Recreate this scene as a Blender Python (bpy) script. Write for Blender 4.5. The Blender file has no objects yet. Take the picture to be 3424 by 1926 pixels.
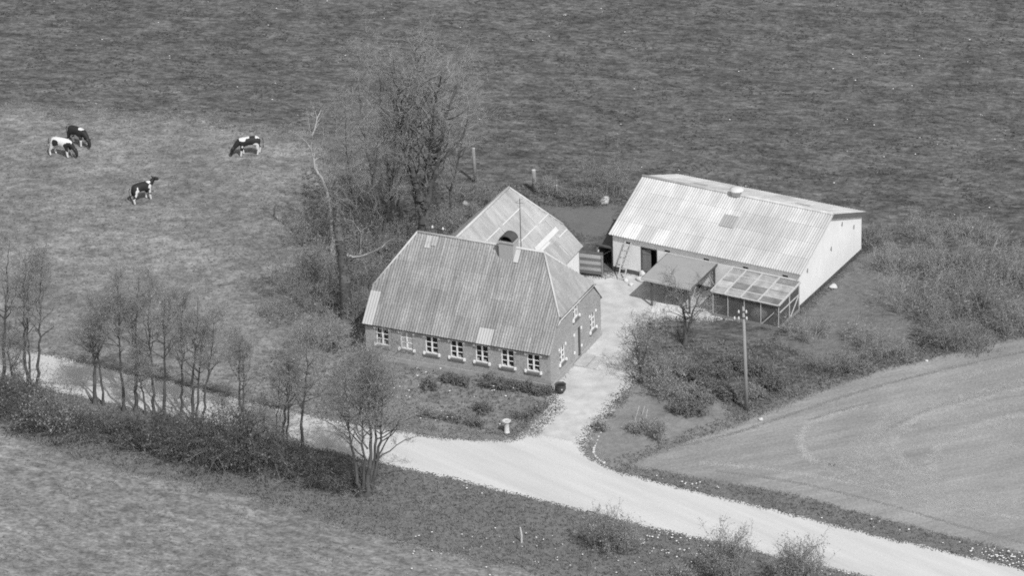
import bpy, bmesh, math, random
import numpy as np
from mathutils import Vector, Matrix
sc = bpy.context.scene
COL = sc.collection

# ------------------------------------------------------------------ camera
F, PITCH, YAW, ROLL = 12716.165, 0.4541, 0.4333, -0.034
CAM = np.array([89.7773, -199.5887, 114.2613])
_r = np.array([math.cos(YAW), math.sin(YAW), 0]); FH = np.array([-math.sin(YAW), math.cos(YAW), 0]); _u = np.array([0, 0, 1.])
FW = FH*math.cos(PITCH) - _u*math.sin(PITCH); _u1 = FH*math.sin(PITCH) + _u*math.cos(PITCH)
CR = _r*math.cos(ROLL) + _u1*math.sin(ROLL); CU = -_r*math.sin(ROLL) + _u1*math.cos(ROLL)
cd = bpy.data.cameras.new("camera"); co = bpy.data.objects.new("camera", cd); COL.objects.link(co)
co.matrix_world = Matrix(((CR[0], CU[0], -FW[0], CAM[0]), (CR[1], CU[1], -FW[1], CAM[1]), (CR[2], CU[2], -FW[2], CAM[2]), (0, 0, 0, 1)))
cd.sensor_width = 36; cd.lens = 36*F/3424; cd.clip_start = 1; cd.clip_end = 6000
sc.camera = co

# ------------------------------------------------------------------ light
EL, AZ = math.radians(50), math.radians(128.5)          # sun to the right behind the camera
w = bpy.data.worlds.new("World"); sc.world = w; w.use_nodes = True
nt = w.node_tree; bg = nt.nodes["Background"]
sky = nt.nodes.new("ShaderNodeTexSky"); sky.sky_type = 'NISHITA'; sky.sun_disc = False
sky.sun_elevation = EL; sky.sun_rotation = AZ
bw = nt.nodes.new("ShaderNodeRGBToBW")                  # black-and-white film
nt.links.new(sky.outputs[0], bw.inputs[0]); nt.links.new(bw.outputs[0], bg.inputs[0]); bg.inputs[1].default_value = 0.15
sd = bpy.data.lights.new("sun", 'SUN'); sd.energy = 2.7; sd.angle = math.radians(0.5); sd.color = (1, 1, 1)
so = bpy.data.objects.new("sun", sd); COL.objects.link(so)
sv = Vector((math.sin(AZ)*math.cos(EL), math.cos(AZ)*math.cos(EL), math.sin(EL)))
so.rotation_euler = sv.to_track_quat('Z', 'Y').to_euler(); so.location = (60, -60, 90)
sc.view_settings.view_transform = 'Standard'; sc.view_settings.look = 'None'
sc.view_settings.exposure = 0.42; sc.view_settings.gamma = 1
sc.cycles.use_denoising = False
sc.cycles.filter_width = 1.8
sc.cycles.max_bounces = 5; sc.cycles.transparent_max_bounces = 16

# ------------------------------------------------------------------ points measured on the photo, laid on the ground
K = 3424/2576
def ray(x, y): return FW + CR*((x*K-1712)/F) - CU*((y*K-963)/F)
def G(x, y, z=0.0):
    d = ray(x, y); return CAM + d*((z-CAM[2])/d[2])
def V(base, x, y):                                       # a point straight above the neighbourhood of base
    d = ray(x, y); return CAM + d*(((np.array(base)-CAM)@FH)/(d@FH))
def GP(pts): return np.array([G(*p)[:2] for p in pts])
def in_poly(P, poly):
    x, y = P[:, 0], P[:, 1]; c = np.zeros(len(P), bool); n = len(poly)
    for i in range(n):
        (x0, y0), (x1, y1) = poly[i], poly[i-1]
        if y0 == y1: continue
        c ^= ((y0 > y) != (y1 > y)) & (x < (x1-x0)*(y-y0)/(y1-y0)+x0)
    return c
def sdist(P, poly):                                      # signed distance, positive inside
    d = np.full(len(P), 1e9)
    for i in range(len(poly)):
        a, b = poly[i-1], poly[i]; ab = b-a
        t = np.clip(((P-a)@ab)/(ab@ab+1e-9), 0, 1)
        d = np.minimum(d, np.linalg.norm(P-a-t[:, None]*ab, axis=1))
    return np.where(in_poly(P, poly), d, -d)

# ------------------------------------------------------------------ objects
def tag(o, label=None, cat=None, group=None, kind=None):
    if label: o['label'] = label
    if cat: o['category'] = cat
    if group: o['group'] = group
    if kind: o['kind'] = kind
    return o
def thing(name, loc, label, cat, group=None, rz=0.0):
    o = bpy.data.objects.new(name, None); COL.objects.link(o); o.location = loc; o.rotation_euler[2] = rz
    o.empty_display_size = .3
    return tag(o, label, cat, group)
def link(name, me, mat, parent=None):
    o = bpy.data.objects.new(name, me); COL.objects.link(o)
    if mat: me.materials.append(mat)
    if parent: o.parent = parent
    return o
def fast_mesh(name, verts, faces, tone=None, smooth=False):
    verts = np.asarray(verts, np.float32); faces = np.asarray(faces, np.int32); k = faces.shape[1]
    me = bpy.data.meshes.new(name); me.vertices.add(len(verts)); me.vertices.foreach_set("co", verts.ravel())
    me.loops.add(faces.size); me.loops.foreach_set("vertex_index", faces.ravel())
    me.polygons.add(len(faces)); me.polygons.foreach_set("loop_start", np.arange(len(faces), dtype=np.int32)*k)
    if smooth: me.polygons.foreach_set("use_smooth", np.ones(len(faces), bool))
    me.update(calc_edges=True)
    if tone is not None:
        a = me.attributes.new("tone", 'FLOAT', 'FACE'); a.data.foreach_set("value", np.asarray(tone, np.float32))
    return me
class MB:
    def __init__(s): s.v = []; s.f = []; s.t = []; s.sm = False
    def face(s, pts, tone=.5):
        n = len(s.v); s.v += [tuple(p) for p in pts]; s.f.append(tuple(range(n, n+len(pts)))); s.t.append(tone)
    def box(s, a, b, X=None, tone=.5):                   # box between two corners, optional frame (O,U,Vv,W)
        (x0, y0, z0), (x1, y1, z1) = a, b
        c = [(x0, y0, z0), (x1, y0, z0), (x1, y1, z0), (x0, y1, z0), (x0, y0, z1), (x1, y0, z1), (x1, y1, z1), (x0, y1, z1)]
        if X: c = [tuple(np.array(X[0])+np.array(X[1])*p[0]+np.array(X[2])*p[1]+np.array(X[3])*p[2]) for p in c]
        n = len(s.v); s.v += c
        for q in ((0, 3, 2, 1), (4, 5, 6, 7), (0, 1, 5, 4), (1, 2, 6, 5), (2, 3, 7, 6), (3, 0, 4, 7)):
            s.f.append(tuple(n+i for i in q)); s.t.append(tone)
    def bar(s, p, q, w=.05, h=.05, up=(0, 0, 1)):
        p, q = np.array(p, float), np.array(q, float); d = q-p; L = np.linalg.norm(d); d /= L
        u = np.cross(d, up); 
        if np.linalg.norm(u) < 1e-6: u = np.array([1., 0, 0])
        u /= np.linalg.norm(u); v = np.cross(u, d)
        s.box((0, -w/2, -h/2), (L, w/2, h/2), (p, d, u, v))
    def tube(s, pts, radii, n=10, cap=True):
        pts = [np.array(p, float) for p in pts]; rings = []
        for i, p in enumerate(pts):
            d = pts[min(i+1, len(pts)-1)]-pts[max(i-1, 0)]; d /= np.linalg.norm(d)+1e-9
            a = np.cross(d, (0.31, .9, .2)); a /= np.linalg.norm(a); b = np.cross(d, a)
            n0 = len(s.v); rings.append(n0)
            for j in range(n):
                t = 2*math.pi*j/n; s.v.append(tuple(p+radii[i]*(a*math.cos(t)+b*math.sin(t))))
        for i in range(len(pts)-1):
            for j in range(n):
                s.f.append((rings[i]+j, rings[i]+(j+1) % n, rings[i+1]+(j+1) % n, rings[i+1]+j)); s.t.append(.5)
        if cap:
            s.f.append(tuple(rings[0]+j for j in range(n))[::-1]); s.f.append(tuple(rings[-1]+j for j in range(n))); s.t += [.5, .5]
    def lathe(s, prof, c=(0, 0, 0), n=20):
        rings = []
        for r, z in prof:
            rings.append(len(s.v))
            for j in range(n):
                t = 2*math.pi*j/n; s.v.append((c[0]+r*math.cos(t), c[1]+r*math.sin(t), c[2]+z))
        for i in range(len(prof)-1):
            for j in range(n):
                s.f.append((rings[i]+j, rings[i]+(j+1) % n, rings[i+1]+(j+1) % n, rings[i+1]+j)); s.t.append(.5)
        s.f.append(tuple(rings[0]+j for j in range(n))[::-1]); s.f.append(tuple(rings[-1]+j for j in range(n))); s.t += [.5, .5]
    def build(s, name, mat, parent=None, smooth=False, bevel=0):
        me = bpy.data.meshes.new(name); me.from_pydata([tuple(map(float, v)) for v in s.v], [], s.f); me.update()
        a = me.attributes.new("tone", 'FLOAT', 'FACE'); a.data.foreach_set("value", np.array(s.t, np.float32))
        if smooth:
            for p in me.polygons: p.use_smooth = len(p.vertices) == 4
        o = link(name, me, mat, parent)
        if bevel:
            m = o.modifiers.new("bevel", 'BEVEL'); m.width = bevel; m.segments = 2; m.limit_method = 'ANGLE'
        return o

# ------------------------------------------------------------------ materials (greys only: the photograph is black and white)
def N(nt, t, **kw):
    n = nt.nodes.new(t)
    for k, v in kw.items(): setattr(n, k, v)
    return n
def mth(nt, op, a, b=None, c=None, clamp=False):
    n = N(nt, "ShaderNodeMath", operation=op, use_clamp=clamp)
    for i, x in enumerate((a, b, c)):
        if x is None: continue
        if isinstance(x, (int, float)): n.inputs[i].default_value = x
        else: nt.links.new(x, n.inputs[i])
    return n.outputs[0]
MATS = {}
def mat(name, v, layers=(), rough=.85, spec=.25, tone=0.0, bump=None, world=False, ang=0.0, edge=None, alpha=None, lo=.2, extra=None, metallic=0, trans=0, thin=0.0):
    """v: grey albedo. layers: (scale, (sx,sy,sz), amplitude, detail). tone: weight of the per-face 'tone' attribute.
    bump: (scale, stretch, strength, distance). edge: (softness, noise amplitude, noise scale) thins a sheet out at its rim."""
    if name in MATS: return MATS[name]
    m = bpy.data.materials.new(name); m.use_nodes = True; nt = m.node_tree; L = nt.links
    b = nt.nodes["Principled BSDF"]; b.inputs["Roughness"].default_value = rough; b.inputs["Specular IOR Level"].default_value = spec
    b.inputs["Metallic"].default_value = metallic
    src = N(nt, "ShaderNodeNewGeometry").outputs["Position"] if world else N(nt, "ShaderNodeTexCoord").outputs["Object"]
    if ang:
        mp = N(nt, "ShaderNodeMapping"); mp.inputs["Rotation"].default_value[2] = ang; L.new(src, mp.inputs[0]); src = mp.outputs[0]
    def noise(scale, st, det, off=0.0, ro=.6):
        mp = N(nt, "ShaderNodeMapping"); mp.inputs["Scale"].default_value = st; mp.inputs["Location"].default_value = (off, off*1.7, off*.3); L.new(src, mp.inputs[0])
        t = N(nt, "ShaderNodeTexNoise"); t.inputs["Scale"].default_value = scale; t.inputs["Detail"].default_value = det
        t.inputs["Roughness"].default_value = ro; L.new(mp.outputs[0], t.inputs["Vector"]); return t.outputs["Fac"]
    val = None
    for i, l in enumerate(layers):
        s, st, amp, det = l[:4]
        n = noise(s, st, det, 3.1*i)
        f = mth(nt, 'MULTIPLY_ADD', mth(nt, 'SUBTRACT', n, .5), 4.0*amp, 1.0)
        val = f if val is None else mth(nt, 'MULTIPLY', val, f)
    if tone:
        at = N(nt, "ShaderNodeAttribute", attribute_name="tone")
        f = mth(nt, 'MULTIPLY_ADD', mth(nt, 'SUBTRACT', at.outputs["Fac"], .5), 2*tone, 1.0)
        val = f if val is None else mth(nt, 'MULTIPLY', val, f)
    if extra: val = extra(nt, src, noise, val)
    if val is None: b.inputs["Base Color"].default_value = (v, v, v, 1)
    else:
        out = mth(nt, 'MULTIPLY', mth(nt, 'MAXIMUM', val, lo), v, clamp=True)
        L.new(out, b.inputs["Base Color"])
    if bump:
        bn = N(nt, "ShaderNodeBump"); bn.inputs["Strength"].default_value = bump[2]; bn.inputs["Distance"].default_value = bump[3]
        L.new(noise(bump[0], bump[1], 4, 9.0), bn.inputs["Height"]); L.new(bn.outputs[0], b.inputs["Normal"])
    if edge:
        at = N(nt, "ShaderNodeAttribute", attribute_name="edge")
        n = noise(edge[2], (1, 1, 1), 5, 5.0, .7)
        a = mth(nt, 'ADD', at.outputs["Fac"], mth(nt, 'MULTIPLY', mth(nt, 'SUBTRACT', n, .5), edge[1]))
        sn = N(nt, "ShaderNodeVectorMath", operation='SNAP'); L.new(src, sn.inputs[0]); sn.inputs[1].default_value = (.06, .06, 1)
        wn = N(nt, "ShaderNodeTexWhiteNoise"); wn.noise_dimensions = '3D'; L.new(sn.outputs[0], wn.inputs["Vector"])
        a = mth(nt, 'ADD', a, mth(nt, 'MULTIPLY', mth(nt, 'SUBTRACT', wn.outputs["Value"], .5), edge[0]))
        a = mth(nt, 'GREATER_THAN', a, 0.0)               # grains of the upper layer thin out towards its rim
        L.new(a, b.inputs["Alpha"])
    elif alpha is not None: b.inputs["Alpha"].default_value = alpha
    if thin:                                              # thin leaves and blades let light through
        tr = N(nt, "ShaderNodeBsdfTranslucent"); mx = N(nt, "ShaderNodeMixShader"); mx.inputs[0].default_value = thin
        if val is None: tr.inputs[0].default_value = (v, v, v, 1)
        else: L.new(out, tr.inputs[0])
        o_ = nt.nodes["Material Output"]; L.new(b.outputs[0], mx.inputs[1]); L.new(tr.outputs[0], mx.inputs[2]); L.new(mx.outputs[0], o_.inputs[0])
    if trans: b.inputs["Transmission Weight"].default_value = trans
    MATS[name] = m
    return m
S1 = (1, 1, 1)
STK = (.28, 1, 1)                                        # streaks along x of the turned frame
M_pasture = mat("pasture_turf", .112, [(.05, S1, .12, 2), (.5, (.5, 1, 1), .2, 4), (1.3, (.5, 1, 1), .5, 5), (2.8, (.7, 1, 1), .45, 3), (7, S1, .35, 2)], world=True, ang=-.11, bump=(1.4, (.5, 1, 1), 1.0, .4), spec=.05, rough=1)
M_meadow = mat("grazed_turf", .19, [(.08, S1, .2, 3), (.5, (.6, 1, 1), .35, 5), (1.6, (.8, 1, 1), .5, 5), (6, S1, .4, 3)], world=True, ang=-.4, bump=(2, S1, .5, .15), edge=(3.0, 9.0, .35), spec=.05, rough=1)
M_fore = mat("foreground_turf", .20, [(.1, S1, .15, 3), (.5, (.6, 1, 1), .22, 4), (1.6, (.6, 1, 1), .42, 5), (4.5, (.8, 1, 1), .42, 3)], world=True, ang=.08, bump=(1.6, (.6, 1, 1), .9, .3), edge=(1.5, 4.0, .6), spec=.05, rough=1)
M_field = mat("drilled_field_soil", .25, [(.12, S1, .22, 3), (.7, (.12, 1, 1), .16, 4), (3.0, (.10, 1, 1), .10, 2), (6, S1, .22, 4), (18, S1, .2, 2)], world=True, ang=-.72, bump=(6, S1, .35, .06), edge=(.6, 1.0, .9), spec=.05, rough=1)
M_garden = mat("garden_turf", .19, [(.5, S1, .25, 4), (2.5, S1, .4, 5), (9, S1, .25, 3)], world=True, bump=(3, S1, .8, .12), edge=(1.0, 2.0, .8), spec=.05, rough=1)
M_lawn = mat("lawn_turf", .20, [(.3, S1, .2, 4), (2.5, S1, .22, 5), (9, S1, .2, 3)], world=True, bump=(4, S1, .5, .08), edge=(1.2, 2.4, .9), spec=.05, rough=1)
M_soil = mat("garden_soil", .15, [(.4, S1, .12, 4), (4, S1, .12, 4), (14, S1, .1, 2)], world=True, bump=(5, S1, .5, .06), edge=(.9, 1.6, .9), spec=.05, rough=1)
M_verge = mat("verge_turf", .155, [(.4, S1, .15, 4), (2.5, S1, .25, 5), (10, S1, .2, 3)], world=True, bump=(3, S1, .8, .15), edge=(1.0, 2.0, .8), spec=.05, rough=1)
M_road = mat("road_gravel", .50, [(.15, (.2, 1, 1), .1, 4), (1.0, (.08, 1, 1), .11, 4), (8, S1, .08, 4), (30, S1, .05, 2)], world=True, ang=.33, bump=(14, S1, .2, .02), edge=(.45, .8, 1.6), spec=.1, rough=1)
M_yard = mat("yard_gravel", .46, [(.25, S1, .16, 4), (1.1, S1, .2, 5), (8, S1, .06, 4), (30, S1, .05, 2)], world=True, bump=(12, S1, .25, .02), edge=(1.2, 2.2, .9), spec=.1, rough=1)

def roof_extra(scale=.9):
    return None
M_roof = mat("weathered_roof_sheet", .245, [(.35, S1, .16, 4), (1.8, (2.4, .25, .25), .3, 5), (10, S1, .3, 3)], tone=.10, bump=(30, S1, .1, .01))
M_roofp = mat("pale_roof_sheet", .40, [(2, S1, .06, 4), (14, S1, .05, 3)], tone=.05)
M_wroof = mat("wing_roof_sheet", .33, [(.5, S1, .14, 4), (1.8, (.3, 1.6, .3), .2, 5), (12, S1, .15, 3)], tone=.10)
M_hroof = mat("brightened_hip_sheet", .275, [(.4, S1, .1, 4), (2.0, (.4, 1.5, .4), .2, 5), (12, S1, .2, 3)], tone=.08)  # roof sheet made paler so the right hip looks sunlit
M_wlap = mat("pale_mortar_seam", .55, [(4, S1, .08, 4)])
M_broof = mat("pale_barn_sheet", .465, [(.2, S1, .2, 4), (.8, (1.8, .3, .3), .22, 5), (10, S1, .06, 3)], tone=.14)
M_brick = mat("weathered_brick", .315, [(.6, S1, .12, 4), (5, (1, 1, 2.6), .25, 4), (16, S1, .3, 2)], bump=(16, (1, 1, 2.5), .4, .02))
M_white = mat("white_paint", .78, [(6, S1, .04, 3)], rough=.6)
M_whitewall = mat("whitewashed_wall", .70, [(.5, S1, .05, 4), (3, (1, 1, .5), .05, 5), (14, S1, .04, 3)], bump=(8, S1, .2, .02))
M_plinth = mat("cement_plinth", .33, [(2, S1, .18, 5), (10, S1, .12, 3)])
M_stone = mat("rubble_plinth", .09, [(2.2, S1, .35, 3), (9, S1, .25, 3)], bump=(4, S1, .9, .08))
M_dark = mat("dark_interior", .02, [(3, S1, .1, 2)])  # near-black paints the shade inside openings; planter soil shares it
M_glass = mat("window_glass", .018, [(3, S1, .35, 2)], rough=.12, spec=.5)
M_curtain = mat("net_curtain_behind_glass", .36, [(5, (1, 1, .5), .25, 4)], rough=.3)
M_sill = mat("brick_sill", .14, [(9, S1, .15, 3)])
M_door = mat("painted_door", .40, [(5, (1, 1, .2), .06, 3)], rough=.6)
M_bdoor = mat("weathered_stable_door", .15, [(6, (1, 1, .2), .15, 4)])
M_ridge = mat("ridge_cap", .46, [(3, S1, .1, 4)])
M_chim = mat("chimney_brick", .34, [(8, (1, 1, 2.5), .15, 4)])
M_hood = mat("sooty_hood", .07, [(4, S1, .2, 3)])
M_fascia = mat("dark_fascia_board", .12, [(3, (.3, .3, 1), .12, 4)])
M_felt = mat("roofing_felt", .30, [(1.2, S1, .08, 4), (10, S1, .1, 4)])
M_wood = mat("grey_weathered_wood", .22, [(3, S1, .2, 4), (20, S1, .1, 2)])
M_palew = mat("pale_timber", .46, [(4, S1, .12, 4)])
M_darkw = mat("dark_timber", .09, [(4, S1, .2, 4)])
M_pole = mat("pole_timber", .26, [(4, (3, 3, .2), .15, 4)])
M_board = mat("weathered_boards", .26, [(3, (.3, 1, 3), .12, 4)], tone=.55)
M_net = mat("wire_netting", .16, [(30, S1, .3, 2)], alpha=.33)
M_pane = mat("clouded_greenhouse_pane", .42, [(1.5, S1, .4, 4)], tone=.4, alpha=.62, rough=.35)
M_sunground = mat("sunlit_pale_ground", .60, [(2, S1, .06, 4), (12, S1, .05, 3)])  # sunlight on pale ground put into the colour
M_stonew = mat("whitewashed_stone", .48, [(8, S1, .1, 3)])
M_porc = mat("porcelain", .5, rough=.3)
M_sack = mat("white_sack", .58, [(5, S1, .08, 3)])
M_iron = mat("black_iron", .06, [(5, S1, .2, 3)], rough=.5)
M_bark = mat("grey_bark", .085, [(5, (1, 1, .25), .25, 4)], tone=.1)
M_ivy = mat("ivy_clad_bark", .11, [(4, S1, .4, 4)], tone=.2)
M_pale = mat("bleached_dead_wood", .34, [(5, (1, 1, .25), .25, 4)])
M_twig = mat("bare_twigs", .26, tone=.35, spec=.05)
M_twigd = mat("dark_bramble_stems", .14, tone=.5, spec=.05)
M_brl = mat("dark_bramble_leaves", .155, tone=.6, thin=.3, spec=.05)
M_cane = mat("dry_canes", .24, tone=.5)
M_twigl = mat("pale_bare_twigs", .30, tone=.35, spec=.05)
M_leaf = mat("young_leaves", .37, tone=.4, thin=.5, spec=.05)
M_leafd = mat("dark_evergreen_leaves", .20, tone=.45, thin=.4, spec=.05)
M_grass = mat("pasture_blades", .15, tone=.35, spec=.02, rough=1, thin=.5)
M_grassl = mat("meadow_blades", .26, tone=.35, spec=.02, rough=1, thin=.5)
M_grassv = mat("verge_blades", .24, tone=.4, spec=.02, rough=1, thin=.5)
M_flower = mat("white_petals", .8)

# ------------------------------------------------------------------ ground
gm = MB(); gm.face([(-2500, -2500, 0), (2500, -2500, 0), (2500, 2500, 0), (-2500, 2500, 0)])
tag(gm.build("ground", M_pasture), kind='structure')
def sheet(name, poly, z, m, h=.4, margin=1.5, holes=()):
    poly = np.asarray(poly); lo = poly.min(0)-margin; hi = poly.max(0)+margin
    nx, ny = int((hi[0]-lo[0])/h)+2, int((hi[1]-lo[1])/h)+2
    X, Y = np.meshgrid(lo[0]+np.arange(nx)*h, lo[1]+np.arange(ny)*h); P = np.stack([X.ravel(), Y.ravel()], 1)
    d = sdist(P, poly)
    for q in holes: d = np.minimum(d, -sdist(P, q))
    idx = np.arange(nx*ny).reshape(ny, nx)
    q = np.stack([idx[:-1, :-1], idx[:-1, 1:], idx[1:, 1:], idx[1:, :-1]], -1).reshape(-1, 4)
    q = q[d[q].max(1) > -margin]
    used, inv = np.unique(q, return_inverse=True)
    me = fast_mesh(name, np.column_stack([P[used], np.full(len(used), z)]), inv.reshape(-1, 4))
    a = me.attributes.new("edge", 'FLOAT', 'POINT'); a.data.foreach_set("value", d[used].astype(np.float32))
    return tag(link(name, me, m), kind='structure')

P_meadow = GP([(-200, 240), (0, 262), (300, 285), (560, 300), (760, 330), (840, 420), (860, 600), (900, 800), (930, 900), (800, 1040), (600, 995), (300, 930), (0, 868), (-200, 830)])
P_fore = GP([(-250, 1020), (0, 1075), (150, 1130), (330, 1185), (560, 1225), (740, 1275), (900, 1330), (1080, 1375), (1300, 1420), (1500, 1475), (1560, 1620), (-250, 1620)])
P_field = GP([(1585, 1172), (1650, 1140), (1850, 1072), (2000, 1012), (2200, 938), (2400, 890), (2576, 850), (2800, 790), (2800, 1445), (2576, 1392), (2400, 1352), (2200, 1302), (2000, 1246), (1800, 1212)])
P_vergeR = GP([(1500, 1165), (1600, 1135), (1850, 1040), (2000, 975), (2200, 905), (2400, 860), (2576, 825), (2800, 765), (2800, 1490), (2576, 1436), (2200, 1350), (1960, 1290), (1700, 1228), (1550, 1190)])
P_vergeN = GP([(-250, 890), (0, 955), (300, 1022), (500, 1062), (850, 1142), (1140, 1205), (1350, 1258), (1600, 1322), (2060, 1427), (2400, 1510), (2400, 1640), (1560, 1560), (1300, 1425), (1080, 1380), (900, 1335), (740, 1280), (560, 1230), (330, 1190), (150, 1135), (0, 1080), (-250, 1030)])
P_front = GP([(900, 880), (1390, 985), (1385, 1010), (1300, 1085), (1200, 1095), (1080, 1080), (950, 1060), (820, 1035)])
P_strip = GP([(820, 1048), (950, 1068), (1080, 1075), (1200, 1090), (1300, 1098), (1420, 985), (1420, 1010), (1340, 1092), (1290, 1116), (1180, 1110), (1050, 1098), (900, 1075)])
P_corner = GP([(1455, 1125), (1475, 1098), (1510, 1060), (1560, 1010), (1600, 950), (1800, 1000), (1860, 1060), (1660, 1130), (1560, 1180), (1500, 1168), (1468, 1148)])
P_orch = GP([(2160, 640), (2250, 640), (2330, 760), (2280, 880), (2080, 930), (1950, 860), (1990, 800), (2080, 730)])
P_plot = GP([(1345, 520), (1560, 512), (1548, 585), (1500, 600), (1440, 590), (1390, 545)])
P_road = GP([(-200, 825), (-60, 862), (30, 878), (150, 902), (300, 937), (450, 970), (600, 1006), (700, 1031), (850, 1064), (1000, 1088), (1100, 1104), (1200, 1111), (1290, 1113), (1330, 1098), (1440, 1110), (1460, 1130), (1480, 1156), (1550, 1190), (1700, 1228), (1960, 1290), (2200, 1350), (2576, 1436), (2800, 1488), (2800, 1590), (2400, 1500), (2060, 1425), (1600, 1320), (1350, 1258), (1140, 1205), (1000, 1175), (850, 1140), (700, 1110), (500, 1062), (300, 1020), (100, 975), (-60, 940), (-200, 905)])
P_drive = GP([(1300, 1118), (1340, 1092), (1375, 1058), (1402, 1015), (1388, 985), (1420, 925), (1478, 850), (1498, 800), (1480, 735), (1462, 700), (1540, 690), (1620, 690), (1700, 730), (1830, 770), (1850, 800), (1760, 800), (1680, 800), (1620, 812), (1590, 850), (1592, 890), (1592, 935), (1570, 975), (1540, 1010), (1500, 1060), (1475, 1095), (1458, 1128), (1460, 1170), (1300, 1170)])
sheet("meadow", P_meadow, .004, M_meadow, h=.6, margin=5)
sheet("foreground_meadow", P_fore, .008, M_fore, h=.5, margin=2.5)
sheet("verge", P_vergeN, .012, M_verge, margin=1.4)
sheet("verge", P_vergeR, .016, M_verge, margin=1.4)
sheet("field", P_field, .020, M_field, margin=1.0)
sheet("garden", P_front, .024, M_garden, margin=1.4)
sheet("lawn", P_strip, .028, M_lawn, margin=1.4, h=.3)
sheet("lawn", P_corner, .024, M_lawn, margin=1.4)
sheet("lawn", P_orch, .028, M_verge, margin=1.4)
sheet("vegetable_plot", P_plot, .024, M_soil, margin=1.2)
sheet("road", P_road, .036, M_road, h=.3, margin=.9)
sheet("driveway", P_drive, .032, M_yard, h=.3, margin=1.5)

# tractor turns on the field: thin pale and dark wheel lines
TRK = [0]
def track(pts, width, z, m):
    TRK[0] += 1; z = .021+.0008*TRK[0]                    # every track its own level: none lies in another's plane
    P = GP(pts); out = []
    for i in range(len(P)-1):
        for t in np.linspace(0, 1, 8, endpoint=False):
            p = [P[max(i-1, 0)], P[i], P[i+1], P[min(i+2, len(P)-1)]]
            out.append(.5*((2*p[1])+(-p[0]+p[2])*t+(2*p[0]-5*p[1]+4*p[2]-p[3])*t*t+(-p[0]+3*p[1]-3*p[2]+p[3])*t**3))
    out = np.array(out); d = np.gradient(out, axis=0); d /= np.linalg.norm(d, axis=1)[:, None]; n = np.column_stack([-d[:, 1], d[:, 0]])
    v = []; f = []; e = []
    for i in range(len(out)):
        for s, ed in ((-1, -.7), (-.25, .05), (.25, .05), (1, -.7)): v.append((*(out[i]+n[i]*s*width), z)); e.append(ed)
        if i:
            for j in range(3): a = (i-1)*4+j; f.append((a, a+1, a+5, a+4))
    me = fast_mesh("wheel_track", v, f); a = me.attributes.new("edge", 'FLOAT', 'POINT'); a.data.foreach_set("value", np.array(e, np.float32))
    tag(link("wheel_track", me, m), kind='structure')
M_trkl = mat("pale_wheel_track", .34, [(1.2, S1, .15, 4), (12, S1, .08, 3)], world=True, edge=(1.6, 1.6, 1.0), spec=.05, rough=1)
M_trkd = mat("dark_wheel_track", .19, [(1.2, S1, .2, 4), (12, S1, .08, 3)], world=True, edge=(1.4, 1.8, 1.0), spec=.05, rough=1)
M_trkb = mat('faint_broad_wheel_track', .30, [(1.2, S1, .15, 4), (12, S1, .12, 3)], world=True, edge=(1.8, 1.8, .8), spec=.05, rough=1)
track([(2600, 970), (2450, 1010), (2320, 1050), (2260, 1085), (2250, 1125), (2280, 1170), (2340, 1215)], .45, .026, M_trkl)
track([(2600, 955), (2450, 995), (2320, 1035), (2250, 1072), (2215, 1100)], .3, .030, M_trkd)
track([(2180, 1020), (2060, 1055), (2020, 1090), (2018, 1130), (2060, 1170)], .40, .026, M_trkl)
track([(2200, 1012), (2090, 1040), (2030, 1060)], .2, .030, M_trkd)
track([(2600, 1040), (2480, 1065), (2380, 1110), (2345, 1160), (2350, 1230)], .5, .026, M_trkl)
track([(1800, 1185), (2000, 1215), (2200, 1262), (2400, 1320), (2600, 1375)], .22, .026, M_trkd)
track([(1760, 1165), (2000, 1190), (2250, 1240), (2450, 1285), (2600, 1310)], .35, .026, M_trkl)
for k_ in range(5):
    o_ = 34*k_
    track([(2600, 905+o_*1.5), (2460-o_*.2, 940+o_*1.5), (2330-o_*.6, 985+o_*1.4), (2235-o_*.9, 1045+o_*.9), (2215-o_*1.0, 1100+o_*.5), (2260-o_*1.1, 1160+o_*.25), (2400-o_*1.2, 1220+o_*.2), (2600-o_*.8, 1272+o_*.3)], .55, .0225, M_trkb)
track([(1680, 1130), (1850, 1090), (2000, 1040), (2200, 975), (2400, 925), (2600, 880)], .2, .026, M_trkd)

# ------------------------------------------------------------------ building helpers
def wall_panel(mb, O, U, top, breaks, ops, Nrm, depth=.14, z0=0.0):
    """upright wall from O along U; top(u) roof line; ops (u0,u1,z0,z1) real openings with reveals going in along -Nrm"""
    O, U, Nrm = map(lambda a: np.array(a, float), (O, U, Nrm)); Z = np.array([0, 0, 1.])
    bs = sorted(set(list(breaks)+[o[0] for o in ops]+[o[1] for o in ops]))
    for a, b in zip(bs, bs[1:]):
        mid = (a+b)/2; cur = z0
        for o in sorted([o for o in ops if o[0] < mid < o[1]], key=lambda o: o[2]):
            if o[2] > cur: mb.face([O+U*a+Z*cur, O+U*b+Z*cur, O+U*b+Z*o[2], O+U*a+Z*o[2]])
            cur = o[3]
        mb.face([O+U*a+Z*cur, O+U*b+Z*cur, O+U*b+Z*top(b), O+U*a+Z*top(a)])
    for a, b, c, d in ops:
        q = [O+U*a+Z*c, O+U*b+Z*c, O+U*b+Z*d, O+U*a+Z*d]; r = [p-Nrm*depth for p in q]
        for i in range(4): mb.face([q[i], r[i], r[(i+1) % 4], q[(i+1) % 4]])
def lerp(pts):
    xs, ys = zip(*pts); return lambda u: float(np.interp(u, xs, ys))
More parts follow.
